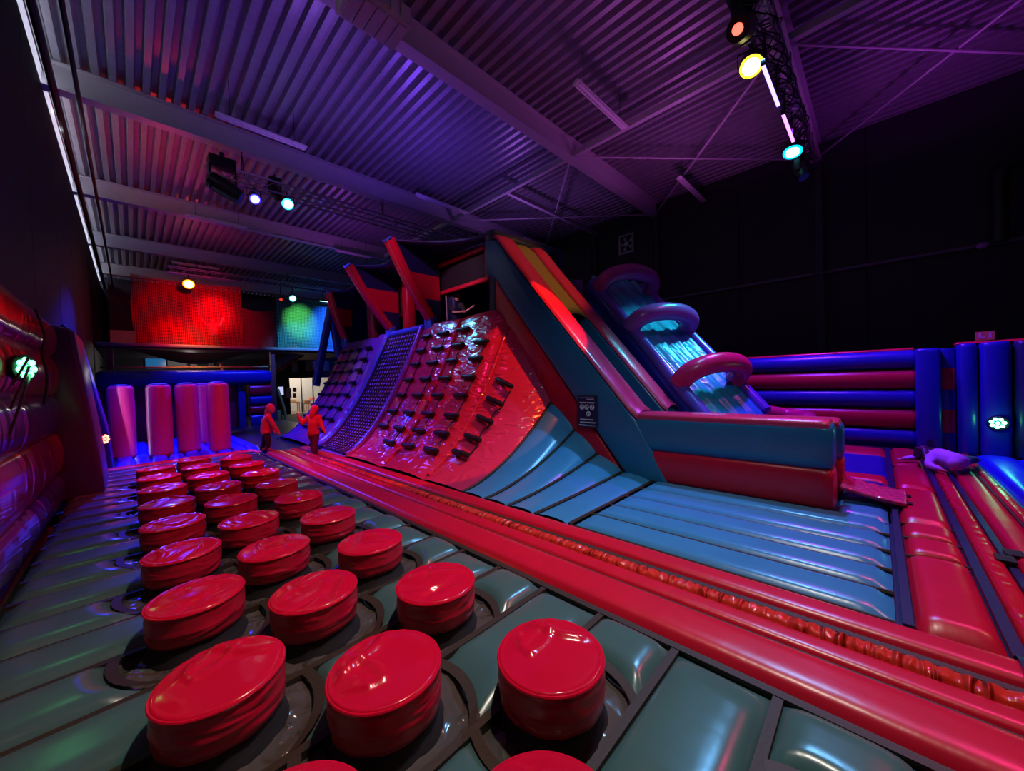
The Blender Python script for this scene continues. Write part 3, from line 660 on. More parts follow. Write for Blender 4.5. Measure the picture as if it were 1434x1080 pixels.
# fins that carry the canopy
def fin(y, tipx, tipz, fx=5.42, fz=3.12, th=.38):
    def fx_at(z): t = (z-fz)/(tipz-fz); return fx+(tipx-fx)*t - .06*math.sin(math.pi*t)
    zs = [fz+.0, fz+.55, fz+1.15, tipz]
    for (za, zb, m) in ((zs[0], zs[1], M_NAVY), (zs[1], zs[2], M_RED), (zs[2], zs[3], M_NAVY)):
        n = 5; fr = [(fx_at(za+(zb-za)*i/n)+.06, za+(zb-za)*i/n) for i in range(n+1)]
        b = MB(); b.prism(fr+[(5.62, zb), (5.62, za)], 'y', y-th/2+.03, y+th/2-.03); b.build('fin_band', m, tow, False)
    pts = [Vector((fx_at(fz+(tipz-fz)*i/10), y, fz+(tipz-fz)*i/10)) for i in range(11)]
    b = MB(); vs = []
    for p in pts: vs += [p+Vector((0, -th/2, 0)), p+Vector((-.05, -th/4, -.03)), p+Vector((-.05, th/4, -.03)), p+Vector((0, th/2, 0)), p+Vector((.08, th/2, .02)), p+Vector((.08, -th/2, .02))]
    fs = [(6*i+j, 6*i+(j+1) % 6, 6*i+6+(j+1) % 6, 6*i+6+j) for i in range(10) for j in range(6)]
    b.add(vs, fs+[(0, 1, 2, 3, 4, 5), (60, 61, 62, 63, 64, 65)]); b.build('fin_edge', M_RED, tow, ang=60)
    b = MB(); b.puff((fx+.02, y, 2.9), (fx+.0, y, fz+.16), .22, th+.02, (1, 0, 0), e=4); b.build('fin_foot', mat('lane_edge_blue', None), tow)
    b = MB(); b.tube([(tipx, y-th/2, tipz), (tipx-.03, y, tipz-.05), (tipx, y+th/2, tipz+.02)], .035, 8); b.build('fin_tip', mat('lane_edge_blue', None), tow)
fin(8.15, 4.32, 4.97); fin(10.25, 4.22, 4.84)
fin(13.6, 4.9, 4.85)
# canopy roof
def roof(ya, yb, xa, xb, za, zb, sag):
    b = MB()
    def fn(u, v):
        y = ya+(yb-ya)*v; xf = xa+(xb-xa)*v; zf = za+(zb-za)*v
        s = math.sin(math.pi*v); x0 = xf+sag*s; x = x0+(7.6-x0)*u; z = zf-.22*sag*s*(1-u)+(4.78-zf)*u**.7
        return (x, y, z)
    b.grid(fn, 12, 14); o = b.build('roof_sheet', M_NAVY, tow, ang=180)
    md = o.modifiers.new('thick', 'SOLIDIFY'); md.thickness = .05
roof(5.62, 8.15, 5.35, 4.34, 4.66, 5.0, .25); roof(8.15, 10.25, 4.34, 4.24, 5.0, 4.87, .55); roof(10.25, 13.7, 4.24, 4.9, 4.87, 4.9, .5)
b = MB(); b.puff((5.35, 5.78, 4.62), (7.6, 5.78, 4.70), .3, .26, None, e=3); b.build('roof_edge_roll', M_NAVY, tow)
# blue bracing tubes at the left end
b = MB(); b.tube([(5.3, 13.9, 2.6), (5.1, 13.95, 4.4)], .14, 12); b.build('end_tube', M_BLUED, tow)
b = MB(); b.tube([(4.5, 14.0, 1.6), (5.1, 13.95, 4.4)], .13, 12); b.build('end_tube', M_BLUED, tow)
# ---- slide (descends towards the near end)
def slab(name, m, poly, x0, x1, bev=.07):
    b = MB(); b.prism(poly, 'x', x0, x1); return b.build(name, m, tow, False, bevel=bev, seg=4)
TOPS = [(5.95, 4.72), (5.55, 4.58), (5.2, 4.11), (2.66, 1.01)]
def topline(y): return float(np.interp(y, [2.66, 5.2, 5.55, 5.95], [1.01, 4.11, 4.58, 4.72]))
for (x0, x1) in ((5.36, 5.92), (6.52, 7.02)):
    slab('slide_wall', M_BLUE, [(5.95, 4.62), (5.55, 4.48), (5.2, 4.02), (2.66, .92), (2.16, -.04), (2.80, -.04), (5.7, 3.72), (5.95, 3.8)], x0, x1)
    slab('slide_wall_lower', M_RED, [(5.7, 3.78), (2.84, -.04), (3.55, -.04), (5.72, 2.92)], x0+.03, x1-.03)
    b = MB(); n = 26; pl = [(2.62+(5.95-2.62)*i/n) for i in range(n+1)]; vs = []
    for y in pl:
        z = topline(y); 
        for (dx, dz) in ((0, -.09), (.015, -.03), (.07, .0), (.5*(x1-x0), .03), (x1-x0-.07, .0), (x1-x0-.015, -.03), (x1-x0, -.09)): vs.append((x0+dx, y, z+dz))
    b.add(vs, [(7*i+j, 7*i+j+1, 7*i+8+j, 7*i+7+j) for i in range(n) for j in range(6)]); b.build('slide_wall_cap', M_PINKTOP if x0 > 6 else M_PINKTOP, tow, ang=180)
b = MB(); b.grid(lambda u, v: (5.9+.64*u, 5.7-3.3*v, max(.05, topline(5.7-3.3*v)-.62)), 6, 24); b.build('slide_lane', mat('maroon_vinyl', None), tow, ang=180)
b = MB(); b.grid(lambda u, v: (5.9+.64*u, 5.95-1.75*v, topline(5.95-1.75*v)-.10+.06*math.sin(math.pi*u)), 8, 14); o = b.build('slide_cover', mat('olive_sheet', (.26, .20, .03), .45, bump=.2, bscale=5), tow, ang=180)
md = o.modifiers.new('thick', 'SOLIDIFY'); md.thickness = .03
b = MB(); b.box(6.5, 6.52, 2.9, 5.6, .5, .6); b.build('lane_hem', M_BLUE, tow, False)
# run-out walls
for (x0, x1, h, ye) in ((5.38, 5.86, 1.0, .36), (6.14, 6.60, .93, .32)):
    for (za, zb, m) in ((-.04, .47, M_RED), (.43, h-.03, M_BLUE)):
        b = MB(); b.puff(((x0+x1)/2, ye, (za+zb)/2), ((x0+x1)/2, 2.75, (za+zb)/2), x1-x0, zb-za, (1, 0, 0), n=32, e=5, endr=.12); b.build('run_out_wall', m, tow)
    b = MB(); b.puff(((x0+x1)/2, ye+.03, h-.055), ((x0+x1)/2, 2.75, h-.055), x1-x0-.02, .14, (1, 0, 0), n=24, e=3, endr=.08); b.build('run_out_cap', M_PINKTOP, tow)
b = MB(); b.box(5.86, 6.14, .4, 2.8, FZ, .10); b.build('run_out_floor', M_RED, tow, False)
b = MB(); b.box(5.40, 6.58, .40, 2.9, FZ, -.03); b.build('run_out_base', M_NAVY, tow, False)
b = MB()
def flap(u, v): x = 5.88+.62*v; y = .34-.55*u; return (x, y, .10*(1-u)**1.5+.04+.012*math.sin(u*30+v*5)*math.sin(v*9))
b.grid(flap, 24, 12); o = b.build('pink_flap', wrinkle('pink_film', (.6, .04, .16), .15, .8, 7, None, .05), tow, ang=180)
md = o.modifiers.new('thick', 'SOLIDIFY'); md.thickness = .04
for dx in (.08, .42):
    b = MB(); b.box(5.88+dx, 5.96+dx, -.26, -.20, .02, .06); b.build('flap_strap', M_BLACK, tow, False)
# safety sign on the slide wall
sg0, sg1 = onx(813, 556, 5.33), onx(842, 597, 5.33)
yA, yB_ = 3.68, 3.30; zA, zB_ = .74, 1.27
b = MB(); b.box(5.335, 5.35, yB_, yA, zA, zB_); o = b.build('safety_sign', mat('sign_navy', (.01, .012, .06), .4), tow, False); o['label'] = 'dark blue printed rules board with white symbols'
sgm = mat('sign_print', (.6, .58, .65), .5)
for (a, c, d, e) in ((.12, .88, .055, .062), (.12, .88, .95, .957)):
    b = MB(); b.box(5.330, 5.335, yA-(yA-yB_)*c, yA-(yA-yB_)*a, zB_-(zB_-zA)*e, zB_-(zB_-zA)*d); b.build('print_line', sgm, o, False)
for (d, w0, w1, h) in ((.10, .5, .85, .025), (.20, .12, .48, .04), (.20, .52, .88, .04), (.74, .12, .80, .035), (.83, .12, .9, .035), (.92, .05, .45, .03)):
    b = MB(); b.box(5.330, 5.335, yA-(yA-yB_)*w1, yA-(yA-yB_)*w0, zB_-(zB_-zA)*(d+h), zB_-(zB_-zA)*d); b.build('print_line', sgm, o, False)
for (cu, cv) in ((.24, .36), (.48, .36), (.76, .36), (.56, .57)):
    cy_, cz_ = yA-(yA-yB_)*cu, zB_-(zB_-zA)*cv
    b = MB(); b.tube([(5.329, cy_+.036*math.cos(2*math.pi*k/16), cz_+.036*math.sin(2*math.pi*k/16)) for k in range(16)], .009, 6, closed=True); b.tube([(5.329, cy_+.02, cz_+.025), (5.329, cy_-.02, cz_-.025)], .008, 6); b.build('print_symbol', sgm, o)
# ------------------------------------------------------------------ second slide with arches
sl = thing('arched_slide', 'inflatable slide with blue lane under three pink and violet arch tubes', 'inflatable', (8.2, 3, FZ))
def L2(u, q, z): return (8.0+.927*u-.375*q, 4.97-.375*u-.927*q, z)
def top2(q): return 3.82-q
def lprism(poly, u0, u1, name, m, bev):
    b = MB(); n = len(poly); vs = [L2(u0, q, z) for q, z in poly]+[L2(u1, q, z) for q, z in poly]
    b.add(vs, [list(range(n))[::-1], [i+n for i in range(n)]]+[(i, (i+1) % n, (i+1) % n+n, i+n) for i in range(n)])
    return b.build(name, m, sl, False, bevel=bev, seg=4)
M_ROLL = mat('violet_vinyl', (.10, .06, .42), .26, bump=.15)
for (u0, u1) in ((-.02, .26), (1.60, 1.88)):
    lprism([(-.35, 3.95), (.0, 3.72), (2.95, .77), (3.08, .3), (2.45, .3), (-.35, 3.1)], u0, u1, 'slide_wall', M_BLUED, .1)
    lprism([(-.35, 3.16), (2.5, .3), (3.05, .35), (3.05, -.05), (-.35, -.05)], u0+.03, u1-.03, 'slide_wall_lower', M_RED, .05)
    b = MB(); b.tube([L2((u0+u1)/2, -.15, top2(-.15)-.04), L2((u0+u1)/2, 2.98, top2(2.98)-.04)], .13, 14); b.build('wall_roll', M_ROLL, sl)
b = MB(); b.grid(lambda u, v: L2(.22+1.42*u, -.35+3.4*v, top2(-.35+3.4*v)-.02+.03*math.sin(u*19+v*4)+.02*math.sin(u*41)), 40, 24); b.build('slide_lane', wrinkle('turquoise_sheet', (.02, .36, .48), .32, .5, 3.2, (2.5, .8, .8), .05), sl, ang=180)
lprism([(-.95, FZ), (-.33, FZ), (-.33, 3.45), (-.95, 3.45)], -.02, 1.7, 'slide_block', M_NAVY, .08)
lprism([(-.9, 3.4), (-.35, 3.4), (-.35, 4.05), (-.9, 4.05)], -.25, .0, 'side_panel', M_PURP, .05)
for (q, hh, hs, m) in ((.12, .52, .79, mat('arch_violet_red', (.36, .03, .22), .27, bump=.15)), (1.22, .46, .82, mat('arch_violet', (.26, .09, .42), .25, bump=.15)), (2.42, .50, .76, mat('arch_pink', (.60, .02, .12), .25, bump=.15))):
    pts = []
    for i in range(21):
        a = math.pi*i/20; w = math.sin(a)**.7*hh; base = Vector(L2(.90-hs*math.cos(a), q, top2(q)))
        pts.append(base+Vector((-.375, -.927, 1)).normalized()*(w+.02))
    b = MB(); b.tube(pts, .19, 16); b.build('arch_tube', m, sl)
loop = smooth_path([(7.12, 2.15, .74), (7.2, 1.55, .66), (7.6, 1.08, .64), (8.35, .90, .64), (8.95, 1.02, .64), (9.10, 1.35, .66), (8.8, 1.62, .74)], 6)
b = MB(); b.tube(loop, .16, 12); b.build('run_out_tube', mat('arch_pink', None), sl)
b = MB(); b.tube([(p.x, p.y, .36) for p in loop], .2, 12); b.build('run_out_tube', M_BLUED, sl)
b = MB(); b.tube([(p.x, p.y, .12) for p in loop], .2, 12); b.build('run_out_tube', M_RED, sl)
b = MB(); b.prism([(7.15, 2.1), (7.3, 1.4), (7.7, 1.1), (8.9, 1.1), (9.0, 1.5), (8.7, 1.7)], 'z', FZ, .35); b.build('run_out_floor', M_BLUED, sl, False)
# ------------------------------------------------------------------ right-hand floor lanes
lane = thing('red_lane', 'red inflatable lane with dark belts, running to the blue fence', 'inflatable', (6.5, -.5, FZ))
def xpuff(name, m, y0, y1, x0, x1, h, par, ny=40, wob=0.0): return longpuff(name, m, y0, y1, x0, x1, h, par, axis='x', ny=ny, wob=wob)
sx = [3.30, 4.52, 4.98, 5.42, 6.9, 8.4, 10.1]
for a, c in zip(sx[:-1], sx[1:]): xpuff('lane_panel', M_RED, -.50, -.15, a+.008, c-.008, .045, lane, ny=20)
for a in sx[1:-1]:
    b = MB(); b.tube([(a, -.5, -.01), (a, -.15, -.01)], .014, 6); b.build('seam_line', M_TAPE, lane)
xpuff('folded_panel', M_REDW, -.70, -.56, 3.28, 10.1, .03, lane, ny=160, wob=.005)
xpuff('lane_panel', M_RED, -.98, -.755, 3.28, 10.1, .04, lane, ny=60)
xpuff('lane_panel', M_REDW, -1.10, -.99, 3.28, 10.1, .03, lane, ny=60)
for y, w in ((-.115, .05), (-.53, .055), (-.727, .045), (-.985, .02)):
    b = MB(); b.box(3.28, 10.1, y-w/2, y+w/2, -.03, .005); b.build('belt', M_NAVY if y > -.9 else M_TAPE, lane, False)
b = MB(); b.box(3.28, 10.1, -1.11, -.08, FZ, -.045); b.build('lane_base', M_NAVY, lane, False)
for (x, y) in ((4.78, -.70), (4.95, -.77)):
    b = MB(); b.box(x-.07, x+.07, y-.05, y+.05, .02, .045); b.build('buckle', M_BLACK, lane, False)
bl = thing('blue_floor_mat', 'blue inflatable floor beside the red lane in front of the blue pillar', 'inflatable', (7, -1.6, FZ))
for k in range(4): xpuff('floor_tube', M_BRBLUE, -1.13-.45*(k+1), -1.13-.45*k-.02, 3.3, 10.1, .05, bl, ny=30)
b = MB(); b.box(3.3, 10.1, -2.95, -1.12, FZ, -.045); b.build('mat_base', M_NAVY, bl, False)
md_ = thing('striped_floor_mat', 'blue and red striped inflatable floor between the slide end and the fence', 'inflatable', (8.5, .2, FZ))
fx_ = [(6.62, 7.1, M_BLUED), (7.12, 7.55, M_RED), (7.57, 9.3, M_BLUED), (9.32, 10.1, M_RED)]
for (a, c, m) in fx_: longpuff('floor_tube', m, a, c, -.08, .62, .03, md_, ny=20)
b = MB(); b.box(6.62, 10.1, -.08, .64, FZ, -.045); b.build('mat_base', M_NAVY, md_, False)
# ------------------------------------------------------------------ fence
fe = thing('striped_fence', 'inflatable fence of stacked blue and red tubes along the right wall', 'inflatable', (10.4, 3, FZ))
zz = [-.02, .37, .76, 1.13, 1.52, 1.87]
for i in range(5):
    b = MB(); b.puff((10.52, -.50, (zz[i]+zz[i+1])/2), (10.52, 4.0, (zz[i]+zz[i+1])/2), .5, zz[i+1]-zz[i]+.02, (1, 0, 0), e=2.6, endr=.05); b.build('fence_tube', M_RED if i % 2 else M_BLUED, fe)
b = MB(); b.puff((10.52, -.5, 1.88), (10.52, 4.0, 1.88), .2, .08, (1, 0, 0), e=2.5, endr=.03); b.build('fence_top_trim', M_RED, fe)
co = thing('fence_corner_post', 'square blue inflatable corner post joining the striped fence', 'inflatable', (10.4, -.66, FZ))
b = MB(); b.puff((10.35, -.655, -.05), (10.35, -.655, 1.88), .5, .32, (1, 0, 0), e=7, endr=.06); b.build('post', M_BLUED, co)
b = MB(); b.box(10.088, 10.094, -.70, -.62, .10, .22); b.build('warning_label', M_NAVY, co, False)
ga = thing('striped_gate_panel', 'narrow inflatable panel with red blocks between the corner post and blue pillar', 'inflatable', (10.5, -.9, FZ))
for i in range(5):
    b = MB(); b.puff((10.5, -.90, [-.04, .34, .75, 1.12, 1.51, 1.86][i]), (10.5, -.90, [-.04, .34, .75, 1.12, 1.51, 1.86][i+1]), .45, .19, (1, 0, 0), e=7, endr=.015); b.build('panel_block', M_RED if i % 2 else M_BLUED, ga)
pi_ = thing('blue_fence_pillar', 'wide blue inflatable pillar of upright tubes with a green lamp', 'inflatable', (10.4, -1.4, FZ))
for (y, w, d) in ((-1.12, .245, .5), (-1.42, .36, .58), (-1.78, .36, .55)):
    b = MB(); b.puff((10.42, y, -.05), (10.42, y, 1.93), d, w, (1, 0, 0), e=4, endr=.08); b.build('upright_tube', M_BLUED if y > -1.7 else M_NAVY, pi_)
b = MB(); b.puff((10.42, -1.0, 1.93), (10.42, -2.2, 1.93), .3, .07, (1, 0, 0), e=2.5, endr=.03); b.build('top_trim', M_RED, pi_)
b = MB(); b.box(10.3, 10.34, -1.43, -1.22, 1.97, 2.12); o = tag(b.build('exit_box', mat('exit_pink', (.35, .03, .06), .5, emit=(.8, .1, .15), es=.05), smooth=False), 'small dim red sign box with pale marks standing on the blue pillar', 'sign')
sgp = mat('exit_pale', (.6, .35, .4), .5)
for (y, z, w, h) in ((-1.27, 2.05, .03, .08), (-1.30, 2.02, .05, .03), (-1.38, 2.05, .03, .08)):
    b = MB(); b.box(10.294, 10.3, y-w/2, y+w/2, z-h/2, z+h/2); b.build('pictogram', sgp, o, False)
b = MB(); b.puff((10.5, -2.0, .9), (10.5, -5.7, .9), .5, 1.9, (1, 0, 0), e=5); tag(b.build('fence_end_block', M_NAVY), 'dark navy inflatable fence block beyond the blue pillar', 'inflatable')
# green led on the pillar etc
def ledpuck(P, nrm, lb, col, es, r=.075, petals=7):
    P = Vector(P); n = Vector(nrm).normalized(); root = thing('led_puck', lb, 'stage lamp', P, 'round LED lamps strapped to inflatables')
    u = n.orthogonal().normalized(); v = n.cross(u)
    b = MB(); b.tube([P-n*.06, P-n*.05, P, P+n*.005], [r*.9, r*1.15, r*1.2, r*1.1], 20); b.build('can', M_BLKMET, root)
    me = emis('puck_'+'_'.join('%02d' % int(c*99) for c in col), col, es)
    for k in range(petals):
        a = 2*math.pi*k/petals; c = P+n*.008+(u*math.cos(a)+v*math.sin(a))*r*.68
        b = MB(); b.tube([c-n*.004, c+n*.01], r*.26, 10); b.build('led', me, root)
    b = MB(); b.tube([P-n*.004, P+n*.014], r*.25, 10); b.build('led', me, root)
    return root
pp = onx(1398, 593, 10.07); ledpuck((10.09, pp[1], pp[2]), (-1, .35, .1), 'green LED lamp strapped to the blue fence pillar', (.15, 1, .55), 9, .10)
point('green_puck_light', (9.95, pp[1], pp[2]), GRN, 2.5, .05)
# ------------------------------------------------------------------ left inflatable wall
lw = thing('left_inflatable_wall', 'long inflatable wall of stacked red and purple tubes along the left side', 'inflatable', (-.85, 4, FZ))
M_LWR = wrinkle('side_wall_red', (.34, .005, .02), .14, .5, 2.2, (1, 1.2, .6), .05); M_LWP = wrinkle('side_wall_purple', (.07, .02, .15), .14, .5, 2.2, (1, 1.2, .6), .05)
for (za, zb, m) in ((-.05, .42, M_LWP), (.40, 1.06, M_LWR), (1.03, 1.60, M_LWP), (1.58, 2.18, M_LWR), (2.15, 2.68, M_LWR)):
    b = MB(); b.puff((-.875, -3, (za+zb)/2), (-.875, 8.85, (za+zb)/2), .25, zb-za, (1, 0, 0), e=2.1, endr=.15); b.build('wall_tube', m, lw)
for y in (4.2, 6.9):
    b = MB(); b.tube(smooth_path([(-.74, y, 2.6), (-.69, y+.05, 2.3), (-.72, y+.1, 2.1), (-.69, y+.05, 1.8), (-.72, y, 1.5)], 4), .014, 6); b.build('tie_rope', M_BLACK, lw)
for k in range(3):
    b = MB(); P = onx(35, 515, -.64); b.tube(smooth_path([(-.70, P[1]-.3+.1*k, 1.3+.2*k), (-.62, P[1], P[2]-.08+.08*k), (-.70, P[1]+.35, 1.7+.1*k)], 5), .01, 6); b.build('tie_rope', M_BLACK, lw)
P = onx(35, 515, -.66); ledpuck(P, (1, -.55, 0), 'green LED lamp tied with ropes to the left inflatable wall', (.1, 1, .35), 7, .10)
point('green_wall_light', (-.52, P[1]-.05, P[2]), GRN, 2.5, .05)
bt = thing('purple_buttress', 'tall purple fabric buttress at the end of the left inflatable wall', 'inflatable', (-.65, 9.3, FZ))
b = MB(); b.prism([(-.98, -.05), (-.36, -.05), (-.40, .6), (-.60, 2.62), (-.98, 2.72)], 'y', 8.9, 10.4); b.build('buttress_body', wrinkle('buttress_purple', (.045, .012, .09), .3, .35, 3, (1, 1, .4), .04), bt, False, bevel=.06, seg=3)
b2 = thing('blue_buttress', 'slanted blue inflatable buttress behind the purple one', 'inflatable', (-.6, 12, FZ))
b = MB(); b.prism([(-.98, -.05), (-.34, -.05), (-.40, .8), (-.72, 2.7), (-.98, 2.75)], 'y', 11.75, 12.7); b.build('buttress_body', M_BLUED, b2, False, bevel=.08, seg=3)
b = MB(); b.prism([(-.98, 2.7), (-.76, 2.7), (-.9, 3.05), (-.98, 3.05)], 'y', 11.85, 12.6); b.build('buttress_tip', M_NAVY, b2, False, bevel=.05)
P = ony(147, 615, 11.4); pk_ = ledpuck((P[0], P[1], P[2]), (.9, -.6, 0), 'red LED lamp near the foot of the blue buttress', (1, .12, .08), 7, .10)
b = MB(); b.tube([(P[0]-.04, P[1]+.05, P[2]), (-.5, 11.8, P[2])], .03, 6); b.build('arm', M_BLKMET, pk_)
# ------------------------------------------------------------------ pillar course at the far end
pc = thing('blue_pillar_mat', 'bright blue inflatable floor under the tall pillars', 'inflatable', (1, 13.5, FZ))
for k in range(9): 
    x0 = -.33+k*.30; longpuff('floor_tube', M_BRBLUE, x0, x0+.29, 11.75, 17.0, .04, pc, ny=16)
b = MB(); b.box(-.33, 2.36, 11.7, 17.0, FZ, -.045); b.build('mat_base', M_NAVY, pc, False)
xpuff('front_border', M_RED, 11.35, 11.70, -.8, 2.3, .03, pc, ny=16)
b = MB(); b.box(-.97, 2.3, 11.3, 11.7, FZ, -.05); b.build('border_base', M_NAVY, pc, False)
def pillar(x, y, r, lb):
    root = thing('tall_pillar', lb, 'inflatable pillar', (x, y, 0), 'tall inflatable pillars on the blue floor')
    b = MB(); b.lathe([(r*.7, -.04), (r*.95, .0), (r, .08), (r*1.03, .9), (r, 1.68), (r*.94, 1.74), (r*.8, 1.77)], (x, y, 0), 24); b.build('pillar_body', mat('pillar_pink_vinyl', (.5, .03, .22), .32, bump=.12, bscale=5), root, ang=60)
    b = MB(); b.lathe([(r*.84, 1.75), (r*.8, 1.785), (r*.4, 1.81), (r*.1, 1.815)], (x, y, 0), 24); b.build('pillar_cap', M_BLUED, root)
for (x, y, lb) in ((-.20, 13.35, 'tall red inflatable pillar beside the blue buttress'), (.46, 12.85, 'tall red inflatable pillar second from the blue buttress'), (1.0, 12.95, 'tall red inflatable pillar third from the blue buttress'), (1.57, 12.4, 'tall red inflatable pillar nearest the walking children')):
    pillar(x, y, .235, lb)
pillar(float(ony(285, 560, 14.6)[0]), 14.6, .235, 'tall red inflatable pillar standing behind the row on the blue floor')
bw = thing('blue_beam_wall', 'low inflatable wall with blue top beam and red and blue bands behind the pillars', 'inflatable', (2, 20, FZ))
b = MB(); b.puff((-.9, 20, 2.1), (4.5, 20, 2.08), .7, .68, (0, 1, 0), e=2.8); b.build('top_beam', M_BLUED, bw)
b = MB(); b.box(-.9, 3.3, 20.15, 20.3, FZ, 1.8); b.build('back_panel', mat('maroon_vinyl', None), bw, False)
for (za, zb, m) in ((-.2, .45, M_BLUED), (.45, .82, M_RED), (.82, 1.25, M_BLUED), (1.25, 1.75, M_RED)):
    b = MB(); b.puff((3.62, 20, (za+zb)/2), (4.46, 20, (za+zb)/2), .6, zb-za, (0, 1, 0), e=3, endr=.04); b.build('end_band', m, bw)
for x in (.9, 2.4, 3.35):
    b = MB(); b.puff((x, 20.05, -.3), (x, 20.05, 1.8), .3, .3, (1, 0, 0), e=3); b.build('upright', M_BLUED, bw)
b = MB(); b.box(2.4, 5.3, 14.2, 26.5, FZ, -.06); tag(b.build('far_floor_mat', mat('dark_plum_mat', (.03, .012, .03), .4), smooth=False), 'dark floor mat leading to the far doorway', 'mat')
b = MB(); b.box(2.4, 3.2, 10.95, 14.1, FZ, -.05); tag(b.build('brown_floor_mat', mat('brown_mat', (.05, .025, .02), .35), smooth=False), 'brown strip of mat beyond the red walkway', 'mat')
# ------------------------------------------------------------------ net balcony
YM = 22.9; ZM = 3.66
bal = thing('net_balcony', 'raised balcony with hanging nets and steel posts at the far end', 'balcony', (4, YM, FZ))
b = MB(); b.box(-.95, 9.6, YM, 29.5, ZM-.16, ZM-.02); b.build('balcony_floor', mat('balcony_grey', (.10, .09, .12), .6), bal, False)
b = MB(); b.puff((-.95, YM-.05, ZM), (9.6, YM-.05, ZM-.02), .14, .16, (0, 1, 0), e=3); b.build('front_rail', mat('rail_violet', (.25, .22, .4), .4), bal)
for x in (-.6, 5.3, 9.3):
    b = MB(); b.box(x-.1, x+.1, YM+.05, YM+.25, FZ, ZM-.16); b.build('post', mat('post_maroon', (.22, .03, .14), .5), bal, False)
b = MB(); b.tube([(3.9, YM+.2, 2.7), (5.3, YM+.2, 2.72)], .05, 6); b.tube([(3.5, YM+.6, .6), (3.15, YM+.6, 2.9)], .05, 6); b.tube([(-.9, YM+.3, 2.7), (4, YM+.3, 2.7)], .04, 6); b.build('scaffold_rail', M_STEEL, bal)
b = MB()
b.grid(lambda u, v: (.0+4.6*u, YM-.02+1.3*v, ZM-.14-.62*math.sin(math.pi*u)**1.3*math.sin(math.pi*min(1, .15+v*.85)*.5)), 24, 6); b.build('sagging_underside', mat('underside_cloth', (.16, .13, .10), .5), bal, ang=180)
M_RNET = net_mat('red_net', (.75, .015, .04), 15, .26, .5); M_GNET = net_mat('green_net', (.10, .35, .32), 13, .40, .4)
def netsheet(name, m, x0, x1, y, z0, z1, bow=.15, sag=.12):
    b = MB(); b.grid(lambda u, v: (x0+(x1-x0)*u+.03*math.sin(v*9+u*4), y+bow*math.sin(math.pi*u)*math.sin(math.pi*v), z0+(z1-z0)*v-sag*math.sin(math.pi*u)*v), 24, 12); return b.build(name, m, bal, ang=180)
netsheet('red_net', M_RNET, .12, 4.05, YM+.05, ZM, 6.75); netsheet('red_net', net_mat('red_net_dark', (.35, .01, .04), 9, .7, .3), 4.05, 5.55, YM+.3, ZM, 5.75)
netsheet('green_net', M_GNET, 5.55, 9.6, YM+.05, ZM, 6.6)
b = MB(); b.box(-.7, .25, 28.8, 28.9, 4.2, 4.95); b.build('white_panel', mat('pale_panel', (.5, .5, .47), .6), bal, False)
b = MB(); b.box(-.7, 9.6, 29.3, 29.4, ZM, 7.6); b.build('rear_backdrop', M_WALLR, bal, False)
# net lights, spots added in front of the balcony, no lamp bodies
spot('red_on_net', (1.6, 20.0, 6.7), (1.7, 23.0, 4.1), (1, .01, .03), 1000, 34, 1)
spot('red_on_net_b', (3.0, 19.6, 6.7), (2.9, 23.0, 5.3), (1, .01, .03), 1700, 32, 1)
spot('red_on_net_wide', (2.4, 18.0, 6.8), (2.4, 23.0, 5.0), (1, .01, .04), 1000, 60, 1)
spot('green_on_net', (6.4, 20.0, 6.7), (6.75, 23.0, 5.25), (.35, 1, .2), 1500, 36, 1)
spot('blue_on_net', (8.6, 20.2, 6.6), (8.6, 23.0, 5.0), (.02, .10, 1), 4200, 60, 1)
spot('blue_rail', (7.0, 20.5, 6.7), (6.6, 22.9, 3.7), (.1, .5, 1), 1000, 50, .8)
spot('yellow_underside', (2.3, 20.4, 6.6), (2.2, 23.2, 3.3), (1, .6, .12), 500, 34, 1)
# things under the balcony
def panel(nm, px0, px1, Y, m, lb, cat, t=.05):
    A = ony(px0[0], px0[1], Y); B = ony(px1[0], px1[1], Y)
    b = MB(); b.box(min(A[0], B[0]), max(A[0], B[0]), Y-t, Y, min(A[2], B[2]), max(A[2], B[2])); return tag(b.build(nm, m, smooth=False, bevel=.01), lb, cat)
YP = 30.9
o = panel('wall_screen', (203, 497), (233, 516), YP, mat('screen_blue', (.01, .05, .1), .3, emit=(.02, .18, .45), es=.5), 'dim blue glowing screen under the balcony', 'screen')
o = panel('wall_poster', (234, 500), (262, 512), YP, mat('poster_grey', (.3, .32, .33), .6), 'wide grey poster next to the blue screen', 'poster')
panel('wall_notice', (266, 500), (276, 513), YP, mat('notice_pink', (.45, .35, .4), .6), 'small pale notice next to the wide grey poster', 'notice')
panel('wall_notice', (291, 501), (300, 515), YP, mat('notice_dim', (.15, .09, .14), .6), 'dim mauve notice between the pale notice and the post', 'notice')
panel('wall_notice', (409, 508), (418, 521), YP, mat('notice_violet', (.18, .12, .22), .6), 'violet notice above the doorway side, beside the tall column', 'notice')
panel('wall_poster', (428, 505), (461, 519), YP, mat('poster_violet', (.2, .13, .22), .6), 'long violet picture above the bright doorway', 'poster')
panel('wall_notice', (401, 544), (408, 557), YP, mat('notice_dim2', (.26, .18, .3), .6), 'pale violet sheet pinned left of the bright doorway', 'notice')
panel('wall_notice', (410, 543), (415, 549), YP, mat('notice_dim2', None), 'small upper sheet next to the bright doorway', 'notice')
panel('wall_notice', (410, 551), (415, 557), YP, mat('notice_dim2', None), 'small lower sheet next to the bright doorway', 'notice')
o = panel('lit_screen', (389, 542), (397, 553), 24.5, mat('screen_white', (.3, .35, .5), .3, emit=(.6, .65, 1), es=.8), 'small bright white-blue screen behind the purple post', 'screen')
sp_ = o; A = ony(393, 553, 24.5)
